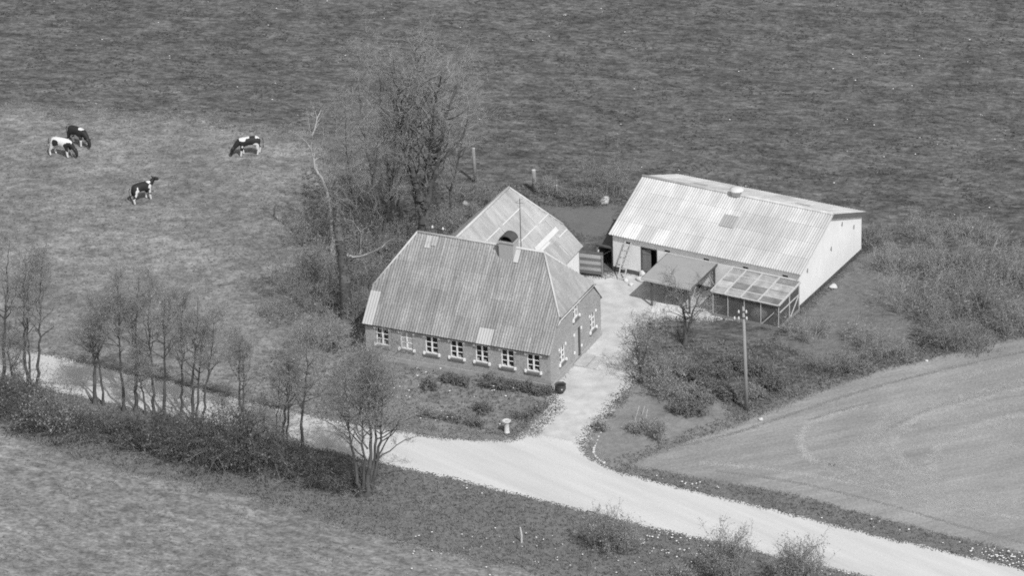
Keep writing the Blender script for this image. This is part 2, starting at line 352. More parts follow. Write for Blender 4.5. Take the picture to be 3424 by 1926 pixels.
def corrug(name, O, U, Vv, ulen, vlo, vhi, m, parent, pitch=.19, amp=.036, sheet_w=1.05, sheet_h=1.55, seed=0, per=6, lap=.009, v0=0.0, off=0.0):
    """corrugated sheets on a roof plane: real waves, laps between rows and a tone of its own for each sheet"""
    O, U, Vv = map(lambda a: np.array(a, float), (O, U, Vv)); Nn = np.cross(U, Vv); rng = np.random.default_rng(seed)
    n = int(ulen/pitch*per)+1; us = np.linspace(0, ulen, n); tones = rng.normal(.5, .22, (60, 60)).clip(0, 1)
    verts = []; faces = []; tone = []
    lo = np.array([vlo(u) for u in us]); hi = np.array([vhi(u) for u in us])
    k = 0; v = v0+float(lo.min())
    while v < hi.max()-1e-4:
        a = np.maximum(lo, v); b = np.minimum(hi, v+sheet_h); ok = b > a+1e-4
        base = len(verts)
        for i, u in enumerate(us):
            w_ = amp*math.sin(2*math.pi*u/pitch)+off+.002*math.sin(u*1.7+k)
            bb = max(b[i], a[i])
            for vv in (a[i], bb):
                verts.append(O+U*u+Vv*vv+Nn*(w_+lap*(1-(vv-v)/sheet_h)))
        for i in range(n-1):
            if ok[i] or ok[i+1]:
                p = base+2*i; faces.append((p, p+2, p+3, p+1)); tone.append(tones[k, int(us[i]/sheet_w) % 60])
        v += sheet_h; k += 1
    me = fast_mesh(name, verts, faces, tone, smooth=True)
    return link(name, me, m, parent)

# ------------------------------------------------------------------ farmhouse
L_, W_, HE, HR = 13.32, 8.39, 2.88, 7.64
house = thing("farmhouse", (0, 0, 0), "long brick farmhouse with half-hipped grey corrugated roof, white windows and a rear wing", "house")
WIN = [(-12.52, -11.62), (-10.76, -9.86), (-8.94, -8.04), (-7.13, -6.23), (-5.32, -4.42), (-3.49, -2.59), (-1.66, -.76)]
zw0, zw1 = 1.10, 2.34
ops_f = [(a+L_, b+L_, zw0, zw1) for a, b in WIN]
gy_b1, gy_b2, zb = 1.49, W_-1.32, 4.55
gtop = lerp([(0, HE), (gy_b1, zb-.02), (gy_b2, zb-.35), (W_, HE)])
ops_g = [(1.5, 2.35, 1.08, 2.25), (6.58, 7.43, 1.05, 2.3), (3.86, 4.66, 3.22, 4.2), (3.95, 4.95, .18, 2.35)]
wb = MB()
wall_panel(wb, (-L_, 0, 0), (1, 0, 0), lambda u: HE, [0, L_], ops_f, (0, -1, 0))
wall_panel(wb, (0, 0, 0), (0, 1, 0), gtop, [0, gy_b1, gy_b2, W_], ops_g, (1, 0, 0), depth=.16)
wall_panel(wb, (0, W_, 0), (-1, 0, 0), lambda u: HE, [0, L_], [], (0, 1, 0))
wall_panel(wb, (-L_, W_, 0), (0, -1, 0), lambda u: gtop(W_-u), [0, W_-gy_b2, W_-gy_b1, W_], [], (-1, 0, 0))
house_wall = wb.build("wall", M_brick, house)
pl = MB()
pl.box((-L_-.04, -.05, 0), (.05, -.002, .34)); pl.box((.002, -.05, 0), (.05, 3.9, .30)); pl.box((.002, 5.0, 0), (.05, W_+.04, .30))
pl.build("plinth", M_plinth, house)
def window(parent, O, U, Nrm, wd, ht, curtain=False, rows=3, blocks=True, sill=True):
    """two-leaf casement; O lower left corner of the opening on the wall face"""
    O, U, Nrm = map(lambda a: np.array(a, float), (O, U, Nrm)); Z = np.array([0, 0, 1.])
    X = (O-Nrm*.05, U, -Nrm, Z)                           # local: u, depth inward, z
    fr = MB(); t = .052
    fr.box((0, 0, 0), (t, .08, ht), X); fr.box((wd-t, 0, 0), (wd, .08, ht), X)
    fr.box((t, 0, 0), (wd-t, .08, t), X); fr.box((t, 0, ht-t), (wd-t, .08, ht), X)
    fr.box((wd/2-.05, -.012, t), (wd/2+.05, .08, ht-t), X)
    for i in range(1, rows):
        z = t+(ht-2*t)*i/rows
        fr.box((t, .012, z-.018), (wd/2-.05, .07, z+.018), X); fr.box((wd/2+.05, .012, z-.018), (wd-t, .07, z+.018), X)
    wn = fr.build("window", M_white, parent)
    pn = MB(); pn.box((t-.01, .045, t-.01), (wd-t+.01, .06, ht-t+.01), X)
    pn.build("pane", M_curtain if curtain else M_glass, wn)
    if not curtain:
        r = random.Random(O[0]*7+O[1])                    # small pale rectangles of random size in the lower panes
        for s in (t+.02, wd/2+.07):
            cu = MB(); cu.box((s, .035, t), (s+.10+.14*r.random(), .0445, t+.08+.16*r.random()), X)
            cu.build("pane_patch", M_curtain, wn)
    if sill:
        sl = MB(); q = [(-.16, -.05, -.14), (wd+.16, -.05, -.14)]
        X2 = (O, U, Nrm, Z); sl.box((-.13, .003, -.17), (wd+.13, .10, -.05), X2); sl.build("sill", M_sill, wn)
    if blocks:
        for u in (-.16, wd+.02):
            for z, hh in ((-.10, .18), (ht-.13, .17)):
                b = MB(); b.box((u, .003, z), (u+.14, .05 if z > 0 else .104, z+hh), (O, U, Nrm, Z)); b.build("corner_block", M_white, wn)
    return wn
for i, (a, b) in enumerate(WIN):
    window(house, (a, 0, zw0), (1, 0, 0), (0, -1, 0), b-a, zw1-zw0, curtain=(i == 1))
for a, b, c, d in ops_g[:3]:
    window(house, (0, a, c), (0, 1, 0), (1, 0, 0), b-a, d-c, rows=3 if c < 3 else 2)
dm = MB(); a, b, c, d = ops_g[3]
dm.box((-.16, a, c), (-.11, b, d)); dm.box((-.11, a+.12, c+.15), (-.095, b-.12, c+.95)); dm.box((-.11, a+.12, c+1.1), (-.095, b-.12, d-.15))
hd = dm.build("door", M_door, house)
df = MB(); df.box((-.108, b-.20, c), (-.02, b-.003, d-.004)); df.box((-.108, a+.003, c), (-.06, a+.05, d-.004)); df.build("frame", M_darkw, hd)
k = MB(); k.box((-.11, a+.05, c+1.0), (-.06, a+.10, c+1.12)); k.build("handle", M_iron, hd)
for yy in (a-.16, b+.02):
    for z in (.75, 2.05):
        q = MB(); q.box((.003, yy, z), (.06, yy+.14, z+.17)); q.build("corner_block", M_white, hd)
# roof
sl = (HR-2.6)/(W_/2+.26); nl = math.sqrt(1+sl*sl); vlen = (W_/2+.26)*nl
XL, XR = -L_-.06, .06
vb = (zb-2.6)/sl*nl; CX, DX = -11.23, -2.10
front_hi = lerp([(0, vb), (CX-XL, vlen), (DX-XL, vlen), (XR-XL, vb)])
roof = corrug("roof", (XL, -.26, 2.6), (1, 0, 0), (0, 1/nl, sl/nl), XR-XL, lambda u: 0, front_hi, M_roof, house, seed=3)
corrug("back_slope", (XR, W_+.26, 2.6), (-1, 0, 0), (0, -1/nl, sl/nl), XR-XL, lambda u: 0, lerp([(0, vb-.3), (XR-DX, vlen), (XR-CX, vlen), (XR-XL, vb)]), M_roof, roof, seed=4)
def hip_slope(xe, xr, yb1, yb2, ze, zr, yr, name, seed, m, par, sgn):
    """triangular hip from its low eave (x=xe, yb1..yb2) up to the ridge end (x=xr, y=yr)"""
    dx, dz = abs(xr-xe), zr-ze; Ln = math.hypot(dx, dz); up = np.array([-sgn*dx/Ln, 0, dz/Ln])
    if sgn > 0: O, U, c = (xe, yb1, ze), (0, 1, 0), yr-yb1
    else: O, U, c = (xe, yb2, ze), (0, -1, 0), yb2-yr
    return corrug(name, O, U, up, yb2-yb1, lambda u: 0, lerp([(0, 0), (c, Ln), (yb2-yb1, 0)]), m, par, seed=seed, sheet_h=1.3)
hip_slope(XR+.10, DX, gy_b1-.05, gy_b2+.05, zb-.05, HR, W_/2, "hip_slope", 5, M_hroof, roof, 1)
hip_slope(XL-.10, CX, gy_b1-.05, gy_b2+.05, zb-.05, HR, W_/2, "hip_slope", 6, M_roof, roof, -1)
rc = MB()
rc.tube([(CX, W_/2, HR+.03), (DX, W_/2, HR+.03)], [.085, .085], 8)
for (xr, xe) in ((DX, XR), (CX, XL)):
    rc.tube([(xr, W_/2, HR+.03), (xe, gy_b1, zb+.02)], [.07, .07], 8); rc.tube([(xr, W_/2, HR+.03), (xe, gy_b2, zb-.1)], [.07, .07], 8)
rc.build("ridge_cap", M_ridge, roof, smooth=True)
gt = MB(); gt.tube([(XR+.16, gy_b1-.2, zb-.12), (XR+.16, gy_b2+.1, zb-.14)], [.04, .04], 8)
gt.bar((XR+.16, gy_b1-.2, zb-.12), (XR+.02, gy_b1-.45, zb-.5), .07, .07)
gt.build("gutter", M_ridge, roof, smooth=True)
fs = MB(); fs.box((XL+.02, -.2, 2.5), (XR-.02, -.17, 2.58)); fs.build("eave_board", M_fascia, roof)
# patches of newer sheet
def patch(u0, u1, v0, v1, m, seed):
    corrug("roof_panel", (XL+u0, -.26+0, 2.6), (1, 0, 0), (0, 1/nl, sl/nl), u1-u0, lambda u: v0, lambda u: v1, m, roof, seed=seed, sheet_h=v1-v0+.01, off=.05, amp=.018)
patch(2.91, 3.35, 5.75, 6.62, M_wroof, 3); patch(3.36, 3.72, 5.95, 6.62, M_wroof, 4); patch(8.21, 9.26, -.02, 1.08, M_roofp, 1); patch(0, .78, -.02, 2.3, M_roofp, 2)
# chimney
cm = MB(); cm.box((-5.08, 3.62, 6.2), (-4.06, 4.5, 8.15)); ch = cm.build("chimney", M_chim, roof)
q = MB(); q.box((-5.14, 3.56, 8.15), (-4.0, 4.56, 8.27)); q.build("chimney_cap", M_plinth, ch)
q = MB(); nn = 12
for j in range(nn):
    t0, t1 = math.pi*j/nn, math.pi*(j+1)/nn; cx, r0, r1 = -4.57, .50, .43
    P = lambda r, t, y: (cx+r*math.cos(t), y, 8.27+.85*r*math.sin(t))
    q.face([P(r0, t0, 3.6), P(r0, t0, 4.5), P(r0, t1, 4.5), P(r0, t1, 3.6)]); q.face([P(r1, t0, 3.6), P(r1, t1, 3.6), P(r1, t1, 4.5), P(r1, t0, 4.5)])
    for y in (3.6, 4.5): q.face([P(r0, t0, y), P(r0, t1, y), P(r1, t1, y), P(r1, t0, y)])
q.build("chimney_hood", M_hood, ch)
q = MB(); q.face([(-4.98, 4.3, 8.275), (-4.16, 4.3, 8.275), (-4.3, 4.3, 8.55), (-4.84, 4.3, 8.55)]); q.box((-4.95, 3.65, 8.271), (-4.2, 4.45, 8.29)); q.build("flue", M_dark, ch)
q = MB(); nrm = np.array([0, -sl/nl, 1/nl]); upv = np.array([0, 1/nl, sl/nl])
q.box((-4.05, 5.75, .05), (-3.7, 6.65, .06), (np.array([0, -.26, 2.6]), np.array([1, 0, 0]), upv, nrm)); q.build("flashing", M_ridge, ch)
q = MB(); q.tube([(-3.95, 4.62, 7.0), (-3.93, 4.62, 11.05)], [.03, .022], 8); q.bar((-4.25, 4.62, 10.7), (-3.7, 4.62, 10.75), .02, .02); q.bar((-4.1, 4.3, 10.9), (-3.85, 4.95, 10.9), .015, .015)
q.build("antenna_mast", M_iron, house)
q = MB(); q.bar((-9.75, 4.25, 7.55), (-9.75, 4.25, 8.15), .08, .08); q.bar((-10.15, 4.25, 8.05), (-9.35, 4.25, 8.05), .06, .06)
br = q.build("line_bracket", M_iron, house)
for x in (-10.15, -9.38):
    q = MB(); q.lathe([(.04, 0), (.08, .03), (.08, .11), (.05, .17), (.03, .2)], (x, 4.25, 8.06), 10); q.build("insulator", M_porc, br, smooth=True)
# rear wing
wx0, wx1, wy1 = -13.2, -4.6, 15.5; wxr, wzr, wze = -8.9, 7.14, 2.62
g2 = lerp([(0, 2.9), (1.35, 4.05), (8.6-1.35, 4.05), (8.6, 2.9)])
q = MB()
wall_panel(q, (wx1, W_+.01, 0), (0, 1, 0), lambda u: 2.86, [0, wy1-W_-.01], [], (1, 0, 0))
wall_panel(q, (wx1, wy1, 0), (-1, 0, 0), g2, [0, 1.35, 7.25, 8.6], [], (0, 1, 0))
wall_panel(q, (wx0, wy1, 0), (0, -1, 0), lambda u: 2.86, [0, wy1-W_-.01], [], (-1, 0, 0))
tag(q.build("wing_wall", M_whitewall, house), "whitewashed wall of the rear wing")
s2 = (wzr-wze)/(wxr*-1+wx1+.28); n2 = math.hypot(1, s2); v2 = (wx1+.28-wxr)*n2
wyE = wy1+.1; wyS = W_+.12; yRe = 13.75
O2 = (wx1+.28, wyS, wze)
wv_b = (4.06-wze)/s2*n2
hiR = lerp([(0, v2), (yRe-wyS, v2), (wyE-wyS, wv_b)])
loR = lambda u: 0.0
wr = corrug("wing_roof", O2, (0, 1, 0), (-1/n2, 0, s2/n2), wyE-wyS, loR, hiR, M_wroof, house, seed=8, sheet_h=1.62, amp=.026, lap=.004)
# the wing roof runs on over the back slope of the house to meet it in a valley
def yv(v): return W_+.26-(wze+v/n2*s2-2.6)/sl          # where the wing plane meets the back slope
um = W_+.12-yv(v2)
corrug("valley_slope", (wx1+.28, wyS-um, wze), (0, 1, 0), (-1/n2, 0, s2/n2), um, lerp([(0, v2), (um, 0)]), lambda u: v2, M_wroof, wr, seed=8, sheet_h=1.62, amp=.026, lap=.004)
corrug("left_slope", (2*wxr-wx1-.28, wyE, wze), (0, -1, 0), (1/n2, 0, s2/n2), wyE-wyS+um, lambda u: 0 if u < wyE-wyS else (u-(wyE-wyS))/um*v2, lerp([(0, wv_b), (wyE-yRe, v2), (wyE-wyS+um, v2)]), M_wroof, wr, seed=9)
hx0, hx1 = wxr-(wzr-4.06)/s2, wxr+(wzr-4.06)/s2; hl = math.hypot(wyE-yRe, wzr-4.06)
corrug("hip_slope", (hx1, wyE+.05, 4.06), (-1, 0, 0), (0, -(wyE-yRe)/hl, (wzr-4.06)/hl), hx1-hx0, lambda u: 0, lerp([(0, 0), ((hx1-hx0)/2, hl), (hx1-hx0, 0)]), M_wroof, wr, seed=10)
q = MB(); q.tube([(wxr, wyS-um, wzr+.02), (wxr, yRe, wzr+.02)], [.1, .1], 8); q.tube([(wxr, yRe, wzr+.02), (hx1, wyE, 4.08)], [.07, .07], 8); q.tube([(wxr, yRe, wzr+.02), (hx0, wyE, 4.08)], [.07, .07], 8)
q.build("ridge_cap", M_ridge, wr, smooth=True)
rng = random.Random(5)                                    # light mortar seams over the sheet joints
XS = (np.array(O2), np.array([0, 1., 0]), np.array([-1/n2, 0, s2/n2]), np.array([s2/n2, 0, 1/n2]))
def seam(u0, u1, v0, v1):
    q = MB(); q.box((u0, v0, .024), (u1, v1, .037), XS); q.build("seam", M_wlap, wr)
for u0, u1, vv in ((-1.0, 1.2, 4.9), (1.6, 4.6, 4.9), (-.6, 1.3, 3.26), (1.7, 4.6, 3.26), (4.9, 6.6, 3.26), (.4, 2.0, 1.62), (5.6, 7.0, 1.62)):
    seam(u0, u1, vv-.04, vv+.04)
seam(2.6, 6.2, 1.95, 2.3); seam(2.4, 4.4, 1.75, 1.93)
for u, v0, v1 in ((1.25, 3.4, 4.7), (4.65, 3.4, 4.4), (3.2, .3, 1.5), (5.8, 2.4, 3.1), (1.9, 1.0, 1.6), (5.0, .3, 1.2)): seam(u, u+.05, v0, v1)

# ------------------------------------------------------------------ barn (local frame: u along the front, v away, origin at the near right corner)
BX, BY, BA = 11.0508, 16.4701, -0.0966
bL, bW, bH, bRz, bRv, bHf = 14.17, 9.93, 2.93, 5.14, 4.88, 3.2
def BT(u, v, z=0.0): c, s = math.cos(BA), math.sin(BA); return (BX+c*u-s*v, BY+s*u+c*v, z)
barn = thing("barn", (BX, BY, 0), "low whitewashed barn with pale corrugated roof and one dark roof panel", "barn", rz=BA)
PZ = .34
vents = [-13.02, -9.96, -6.98, -4.01, -1.03]
opsb = [(u-.21+bL, u+.21+bL, 2.27, 2.41) for u in vents]+[(bL-12.03, bL-10.73, .06, 2.28)]
q = MB()
wall_panel(q, (-bL, 0, 0), (1, 0, 0), lambda u: bH-.03, [0, bL], opsb, (0, -1, 0), depth=.2)
gb = lerp([(0, bH-.04), (bRv, bRz-.05), (bW, bHf-.05)])
wall_panel(q, (0, 0, 0), (0, 1, 0), gb, [0, bRv, bW], [], (1, 0, 0), z0=PZ)
wall_panel(q, (0, bW, 0), (-1, 0, 0), lambda u: bHf-.05, [0, bL], [], (0, 1, 0))
wall_panel(q, (-bL, bW, 0), (0, -1, 0), lambda u: gb(bW-u), [0, bW-bRv, bW], [], (-1, 0, 0))
bwall = q.build("wall", M_whitewall, barn)
q = MB(); q.box((-bL-.02, -.035, 0), (-12.05, -.002, PZ)); q.box((-10.7, -.035, 0), (.02, -.002, PZ)); q.box((-.3, -.035, -.02), (-.02, bW, PZ-.003))
rng = random.Random(2)
for i in range(64):                                      # rubble stones of the footing under the gable
    v = .05+i*bW/64; s_ = rng.uniform(.10, .2); q.box((-.05, v, .02+rng.random()*.1), (.0+rng.uniform(.0, .06), v+.13, .05+s_+rng.random()*.05), tone=rng.random())
q.build("plinth", M_stone, barn)
for u in vents:
    q = MB(); q.box((u-.21, .06, 2.27), (u+.21, .2, 2.41)); q.bar((u-.2, .03, 2.34), (u+.2, .03, 2.34), .03, .02); q.build("vent", M_dark, barn)  # near-black block paints the dark inside the slot
q = MB()
for uu in (-12.03, -10.73): q.box((uu-.002 if uu > -11 else uu, .01, .06), (uu+.07 if uu < -11 else uu+.002-.07, .12, 2.28))
q.box((-11.96, .01, 2.2), (-10.8, .12, 2.278)); fr = q.build("door_frame", M_darkw, barn)
q = MB(); a0 = math.radians(12)
q.box((0, 0, 0), (.62, .04, 1.95), ((-11.95, .10, .1), (math.cos(a0), math.sin(a0), 0), (-math.sin(a0), math.cos(a0), 0), (0, 0, 1)))
for z in (.3, 1.6): q.box((.02, -.03, z), (.6, -.001, z+.12), ((-11.95, .10, .1), (math.cos(a0), math.sin(a0), 0), (-math.sin(a0), math.cos(a0), 0), (0, 0, 1)))
q.build("door", M_bdoor, barn)
q = MB(); q.box((-12.1, .9, .0), (-10.6, 1.0, 2.4)); q.build("dark_backing", M_dark, barn)  # near-black panel added behind the doorway to paint the dark interior
for y, z in ((8.66, 2.55), (5.01, 2.44), (1.27, 2.42), (6.74, 3.58)):
    q = MB(); q.box((.003, y-.05, z-.16), (.03, y+.05, z+.16)); q.box((.003, y-.12, z-.04), (.028, y-.051, z+.04)); q.build("wall_anchor", M_wood, bwall)
sb = (bRz-2.951)/bRv; nb_ = math.hypot(1, sb); ovf = .26; vlb = (bRv+ovf)*nb_
sb2 = (bRz-bHf)/(bW-bRv); nb2 = math.hypot(1, sb2); vlb2 = (bW-bRv+.2)*nb2
broof = corrug("roof", (-bL-.2, -ovf, 2.951-ovf*sb), (1, 0, 0), (0, 1/nb_, sb/nb_), bL+.4, lambda u: 0, lambda u: vlb, M_broof, barn, seed=21, sheet_h=1.42, sheet_w=1.05, amp=.028)
corrug("back_slope", (.2, bW+.2, bHf-.2*sb2), (-1, 0, 0), (0, -1/nb2, sb2/nb2), bL+.4, lambda u: 0, lambda u: vlb2, M_broof, broof, seed=22, sheet_h=1.42)
q = MB(); q.tube([(-bL-.22, bRv, bRz+.02), (.22, bRv, bRz+.02)], [.1, .1], 8); q.build("ridge_cap", M_broof, broof, smooth=True)
q = MB(); q.bar((.185, bRv, bRz-.17), (.185, bW+.18, bHf-.2*sb2-.17), .03, .3, up=(0, -sb2, 1)); q.build("bargeboard", M_fascia, broof)
q = MB(); q.bar((.185, -ovf, 2.951-ovf*sb-.09), (.185, bRv, bRz-.09), .03, .14); q.build("bargeboard", M_broof, broof)
q = MB(); q.box((-bL-.1, -.14, 2.78), (.1, -.10, 2.86)); q.build("eave_board", M_fascia, broof)
corrug("roof_panel", (-7.12, -ovf, 2.951-ovf*sb), (1, 0, 0), (0, 1/nb_, sb/nb_), 1.07, lambda u: (2.18+ovf)*nb_, lambda u: (3.17+ovf)*nb_, M_felt, broof, sheet_h=3, off=.035)
for u, v in ((-10.6, 6.3), (-2.9, 6.6)):
    q = MB(); q.box((-.5, -.16, .0), (.5, .16, .07), ((u, v, bRz-(v-bRv)*sb2), (1, 0, 0), (0, 1/nb2, -sb2/nb2), (0, sb2/nb2, 1/nb2))); q.build("skylight", M_felt, broof)
q = MB(); q.lathe([(.34, 0), (.34, .34), (.5, .36), (.5, .44), (.3, .52), (.05, .56)], (-7.08, bRv, bRz-.02), 24); q.build("roof_ventilator", mat("pale_metal", .55, [(3, S1, .1, 3)]), broof, smooth=True)

# canopy on posts
can = thing("canopy", (BX, BY, 0), "flat grey felt canopy on posts against the barn front beside the open door", "canopy", rz=BA)
q = MB(); Xc = (np.array([-9.9, -.01, 2.2]), np.array([1, 0, 0]), np.array([0, -1, -.045]), np.array([0, -.045, 1]))
q.box((0, .02, -.05), (3.75, 3.9, .02), Xc); q.build("roof", M_felt, can)
q = MB(); q.box((-.02, 3.9, -.13), (3.77, 3.95, .03), Xc); q.build("fascia", M_palew, can)
for u_ in (3.75, -.04):
    q = MB(); q.box((u_, .02, -.13), (u_+.04, 3.9, .025), Xc); q.build("side_board", M_darkw, can)
for u, v in ((-9.2, -3.78), (-6.35, -3.75), (-6.3, -.15), (-9.75, -.15)):
    q = MB(); q.bar((u, v, 0), (u, v, 2.15+v*.045-.1), .11, .11); q.build("post", M_darkw, can)
for a_, b_ in (((-6.3, -.25, .7), (-6.3, -1.2, 2.0)), ((-6.3, -3.6, .7), (-6.3, -2.8, 1.9))):
    q = MB(); q.bar(a_, b_, .07, .07); q.build("brace", M_palew, can)

# lean-to greenhouse / run with wire front
gh = thing("greenhouse", (BX, BY, 0), "lean-to run with clouded pane roof and wire netting front at the barn's right end", "greenhouse", rz=BA)
gx0, gx1, gv, gz, gzb = -4.95, .1, -3.25, 1.86, 2.14
Xg = (np.array([gx0, -.02, gzb]), np.array([1., 0, 0]), np.array([0, -1, -(gzb-gz)/(-gv)]), np.array([0, -(gzb-gz)/(-gv), 1]))
GL = -gv*1.0+.08; GWd = gx1-gx0
us = [0, 1.0, 2.22, 3.5, GWd]
vs_ = [0, .8, 1.65, 2.5, GL]
rng = random.Random(11)
q = MB()
for i in range(4):
    for j in range(4): q.box((us[i]+.02, vs_[j]+.02, .0), (us[i+1]-.02, vs_[j+1]-.02, .012), Xg, tone=rng.random())
q.build("pane", M_pane, gh)
for i, u in enumerate(us):
    q = MB(); q.box((u-.055, 0, -.05), (u+.055, GL, .04), Xg); q.build("rafter", M_palew, gh)
for j, v in enumerate(vs_):
    q = MB()
    for i in range(4): q.box((us[i]+.056, v-.04, -.04), (us[i+1]-.056, v+.04, .03), Xg)
    q.build("purlin", M_palew if j in (1, 3, 4) else M_wood, gh)
for u in (gx0+.12, -3.72, -2.5, -1.27, gx1-.05):
    q = MB(); q.bar((u, gv, 0), (u, gv, gz-.06), .045, .045); q.build("post", M_palew, gh)
for v in (-1.6, -.12):
    q = MB(); q.bar((gx1-.05, v, 0), (gx1-.05, v, gzb-.2), .06, .06); q.build("post", M_palew, gh)
for a_, b_ in (((gx0+.1, gv-.01, .1), (gx1, gv-.01, .1)), ((gx1-.02, gv+.03, .1), (gx1-.02, -.1, .1))):
    q = MB(); q.bar(a_, b_, .05, .2); q.build("base_board", M_wood, gh)
for a_, b_ in (((gx1-.01, gv+.1, 1.25), (gx1-.01, -.1, 1.3)), ((gx1-.01, -1.5, .2), (gx1-.01, -.3, 1.2)), ((-1.2, gv-.03, .2), (-.3, gv-.03, 1.2))):
    q = MB(); q.bar(a_, b_, .05, .06); q.build("brace", M_palew, gh)
for a_, b_ in (((gx0+.15, gv+.03, .2), (gx1-.08, gv+.036, gz-.1)), ((gx1-.075, gv+.05, .2), (gx1-.07, -.15, gz)), ((gx0+.12, gv+.05, .1), (gx0+.126, -.15, gz))):
    q = MB(); q.box(a_, b_); q.build("netting", M_net, gh)
q = MB(); q.box((gx0+.2, gv+.1, .03), (gx1-.1, -.06, .06)); q.build("floor", M_stone, gh)
q = MB(); q.box((gx0+.2, -.12, .1), (gx1-.1, -.06, 1.5)); q.build("back_board", M_darkw, gh)

# sunlit pale ground in the yard, its brightness painted as a raised pale block
q = MB(); pts = [BT(-9.05, -3.3), BT(-7.45, -3.1), BT(-6.75, -4.4), BT(-8.85, -4.75)]
lo_ = [(p[0], p[1], .02) for p in pts]; hi_ = [(p[0], p[1], .10) for p in pts]
q.face(hi_[::-1]); 
for i in range(4): q.face([lo_[i], hi_[i], hi_[(i+1) % 4], lo_[(i+1) % 4]][::-1])
tag(q.build("sunlit_ground_patch", M_sunground), "patch of sunlit pale ground in front of the canopy, built as a pale block", "ground patch")

# ladder against the barn
lad = thing("ladder", BT(-12.9, -1.2), "wooden ladder leaning on the barn wall left of the open door", "ladder")
lad.rotation_euler[2] = BA
A1, A2, B1, B2 = (-.24, -.08, 0), (.24, -.08, 0), (-.22, 1.06, 2.5), (.24, 1.06, 2.5)
for p, r_ in ((A1, B1), (A2, B2)):
    q = MB(); q.bar(p, r_, .06, .08); q.build("rail", M_palew, lad)
for i in range(8):
    t = (i+.6)/8.4; p = np.array(A1)*(1-t)+np.array(B1)*t; r_ = np.array(A2)*(1-t)+np.array(B2)*t
    q = MB(); q.bar(p, r_, .04, .04); q.build("rung", M_palew, lad)

# plank screen behind the wing corner
ps = thing("plank_screen", (-5.0, 16.3, 0), "weathered screen of wide horizontal boards between the house wing and the barn", "fence", rz=.12)
q = MB(); tones = [.95, .15, .85, .2, .75, .05]; z = .22
for i, tn in enumerate(reversed(tones)):
    q.box((0, 0, z), (1.75, .035, z+.235), tone=tn); z += .24
q.build("board", M_board, ps)
for x in (.0, 1.66):
    q = MB(); q.box((x, -.06, 0), (x+.09, -.002, 1.72)); q.build("post", M_wood, ps)
q = MB(); q.box((.3, .06, .1), (1.5, 1.0, 1.45)); q.build("crate_body", M_darkw, ps)
# little shelter and junk at the barn's left corner
sh = thing("shelter", BT(-15.0, .6), "low dark lean-to shelter at the barn's left end", "shed", rz=BA)
q = MB(); q.box((-.6, -.5, 1.55), (.78, 1.9, 1.66)); q.build("roof", M_darkw, sh)
q = MB(); q.box((-.55, 1.8, 0), (.78, 1.86, 1.55)); q.box((-.55, -.1, 0), (-.5, 1.8, 1.55)); q.build("wall", M_darkw, sh)
for x in (-.5, .7):
    q = MB(); q.bar((x, -.42, 0), (x, -.42, 1.55), .09, .09); q.build("post", M_wood, sh)
rng = random.Random(8)
for i, (du, dv, ln, az, el, w_, lab) in enumerate([(-15.9, .1, 2.2, 1.3, .55, .2, "pale plank leaning steeply on the shelter roof"), (-16.3, .5, 1.8, .4, .5, .16, "short pale plank propped left of the shelter"), (-15.0, -.55, 1.5, 2.0, .9, .1, "thin stick leaning inside the shelter front")]):
    b = BT(du, dv); q = MB(); d = np.array([math.cos(az)*math.cos(el), math.sin(az)*math.cos(el), math.sin(el)]); q.bar((0, 0, .05), d*ln+np.array([0, 0, .05]), w_, .04)
    o = q.build("plank", M_palew); o.location = b; tag(o, lab, "plank", "planks leaning at the barn's left end")
def blob(name, loc, r, label, cat, m, group=None, seed=0, sub=2, squash=(1, 1, 1)):
    bm = bmesh.new(); bmesh.ops.create_icosphere(bm, subdivisions=sub, radius=1); rg = random.Random(seed)
    ph = [rg.uniform(0, 6) for _ in range(6)]
    for v in bm.verts:
        c = v.co; k_ = 1+.14*math.sin(3*c.x+ph[0])*math.cos(2.6*c.y+ph[1])+.1*math.sin(4*c.z+ph[2]+2*c.x)
        v.co = Vector((c.x*r[0]*k_, c.y*r[1]*k_, max(c.z, -.75)*r[2]*k_+r[2]*.72))
    me = bpy.data.meshes.new(name); bm.to_mesh(me); bm.free()
    for p in me.polygons: p.use_smooth = True
    o = link(name, me, m); o.location = loc; o.rotation_euler[2] = rg.uniform(0, 3); return tag(o, label, cat, group)
blob("sack", (-1.55, 16.5, 0), (.24, .17, .14), "white sack slumped left of the pair at the ladder's foot", "sack", M_sack, "white sacks in the yard", 1)
blob("sack", (-1.0, 16.05, 0), (.26, .17, .14), "white sack on the gravel just right of the ladder's foot", "sack", M_sack, "white sacks in the yard", 2)
blob("sack", (-.55, 16.95, 0), (.42, .25, .22), "large white sack beneath the canopy's left front corner", "sack", M_sack, "white sacks in the yard", 3)
blob("sack", (-.75, 17.5, 0), (.3, .2, .3), "white sack standing behind the large one under the canopy edge", "sack", M_sack, "white sacks in the yard", 4)
blob("sack", BT(-1.9, -2.3), (.6, .35, .45), "pale sack lying inside the wire netting run", "sack", M_sack, None, 5)
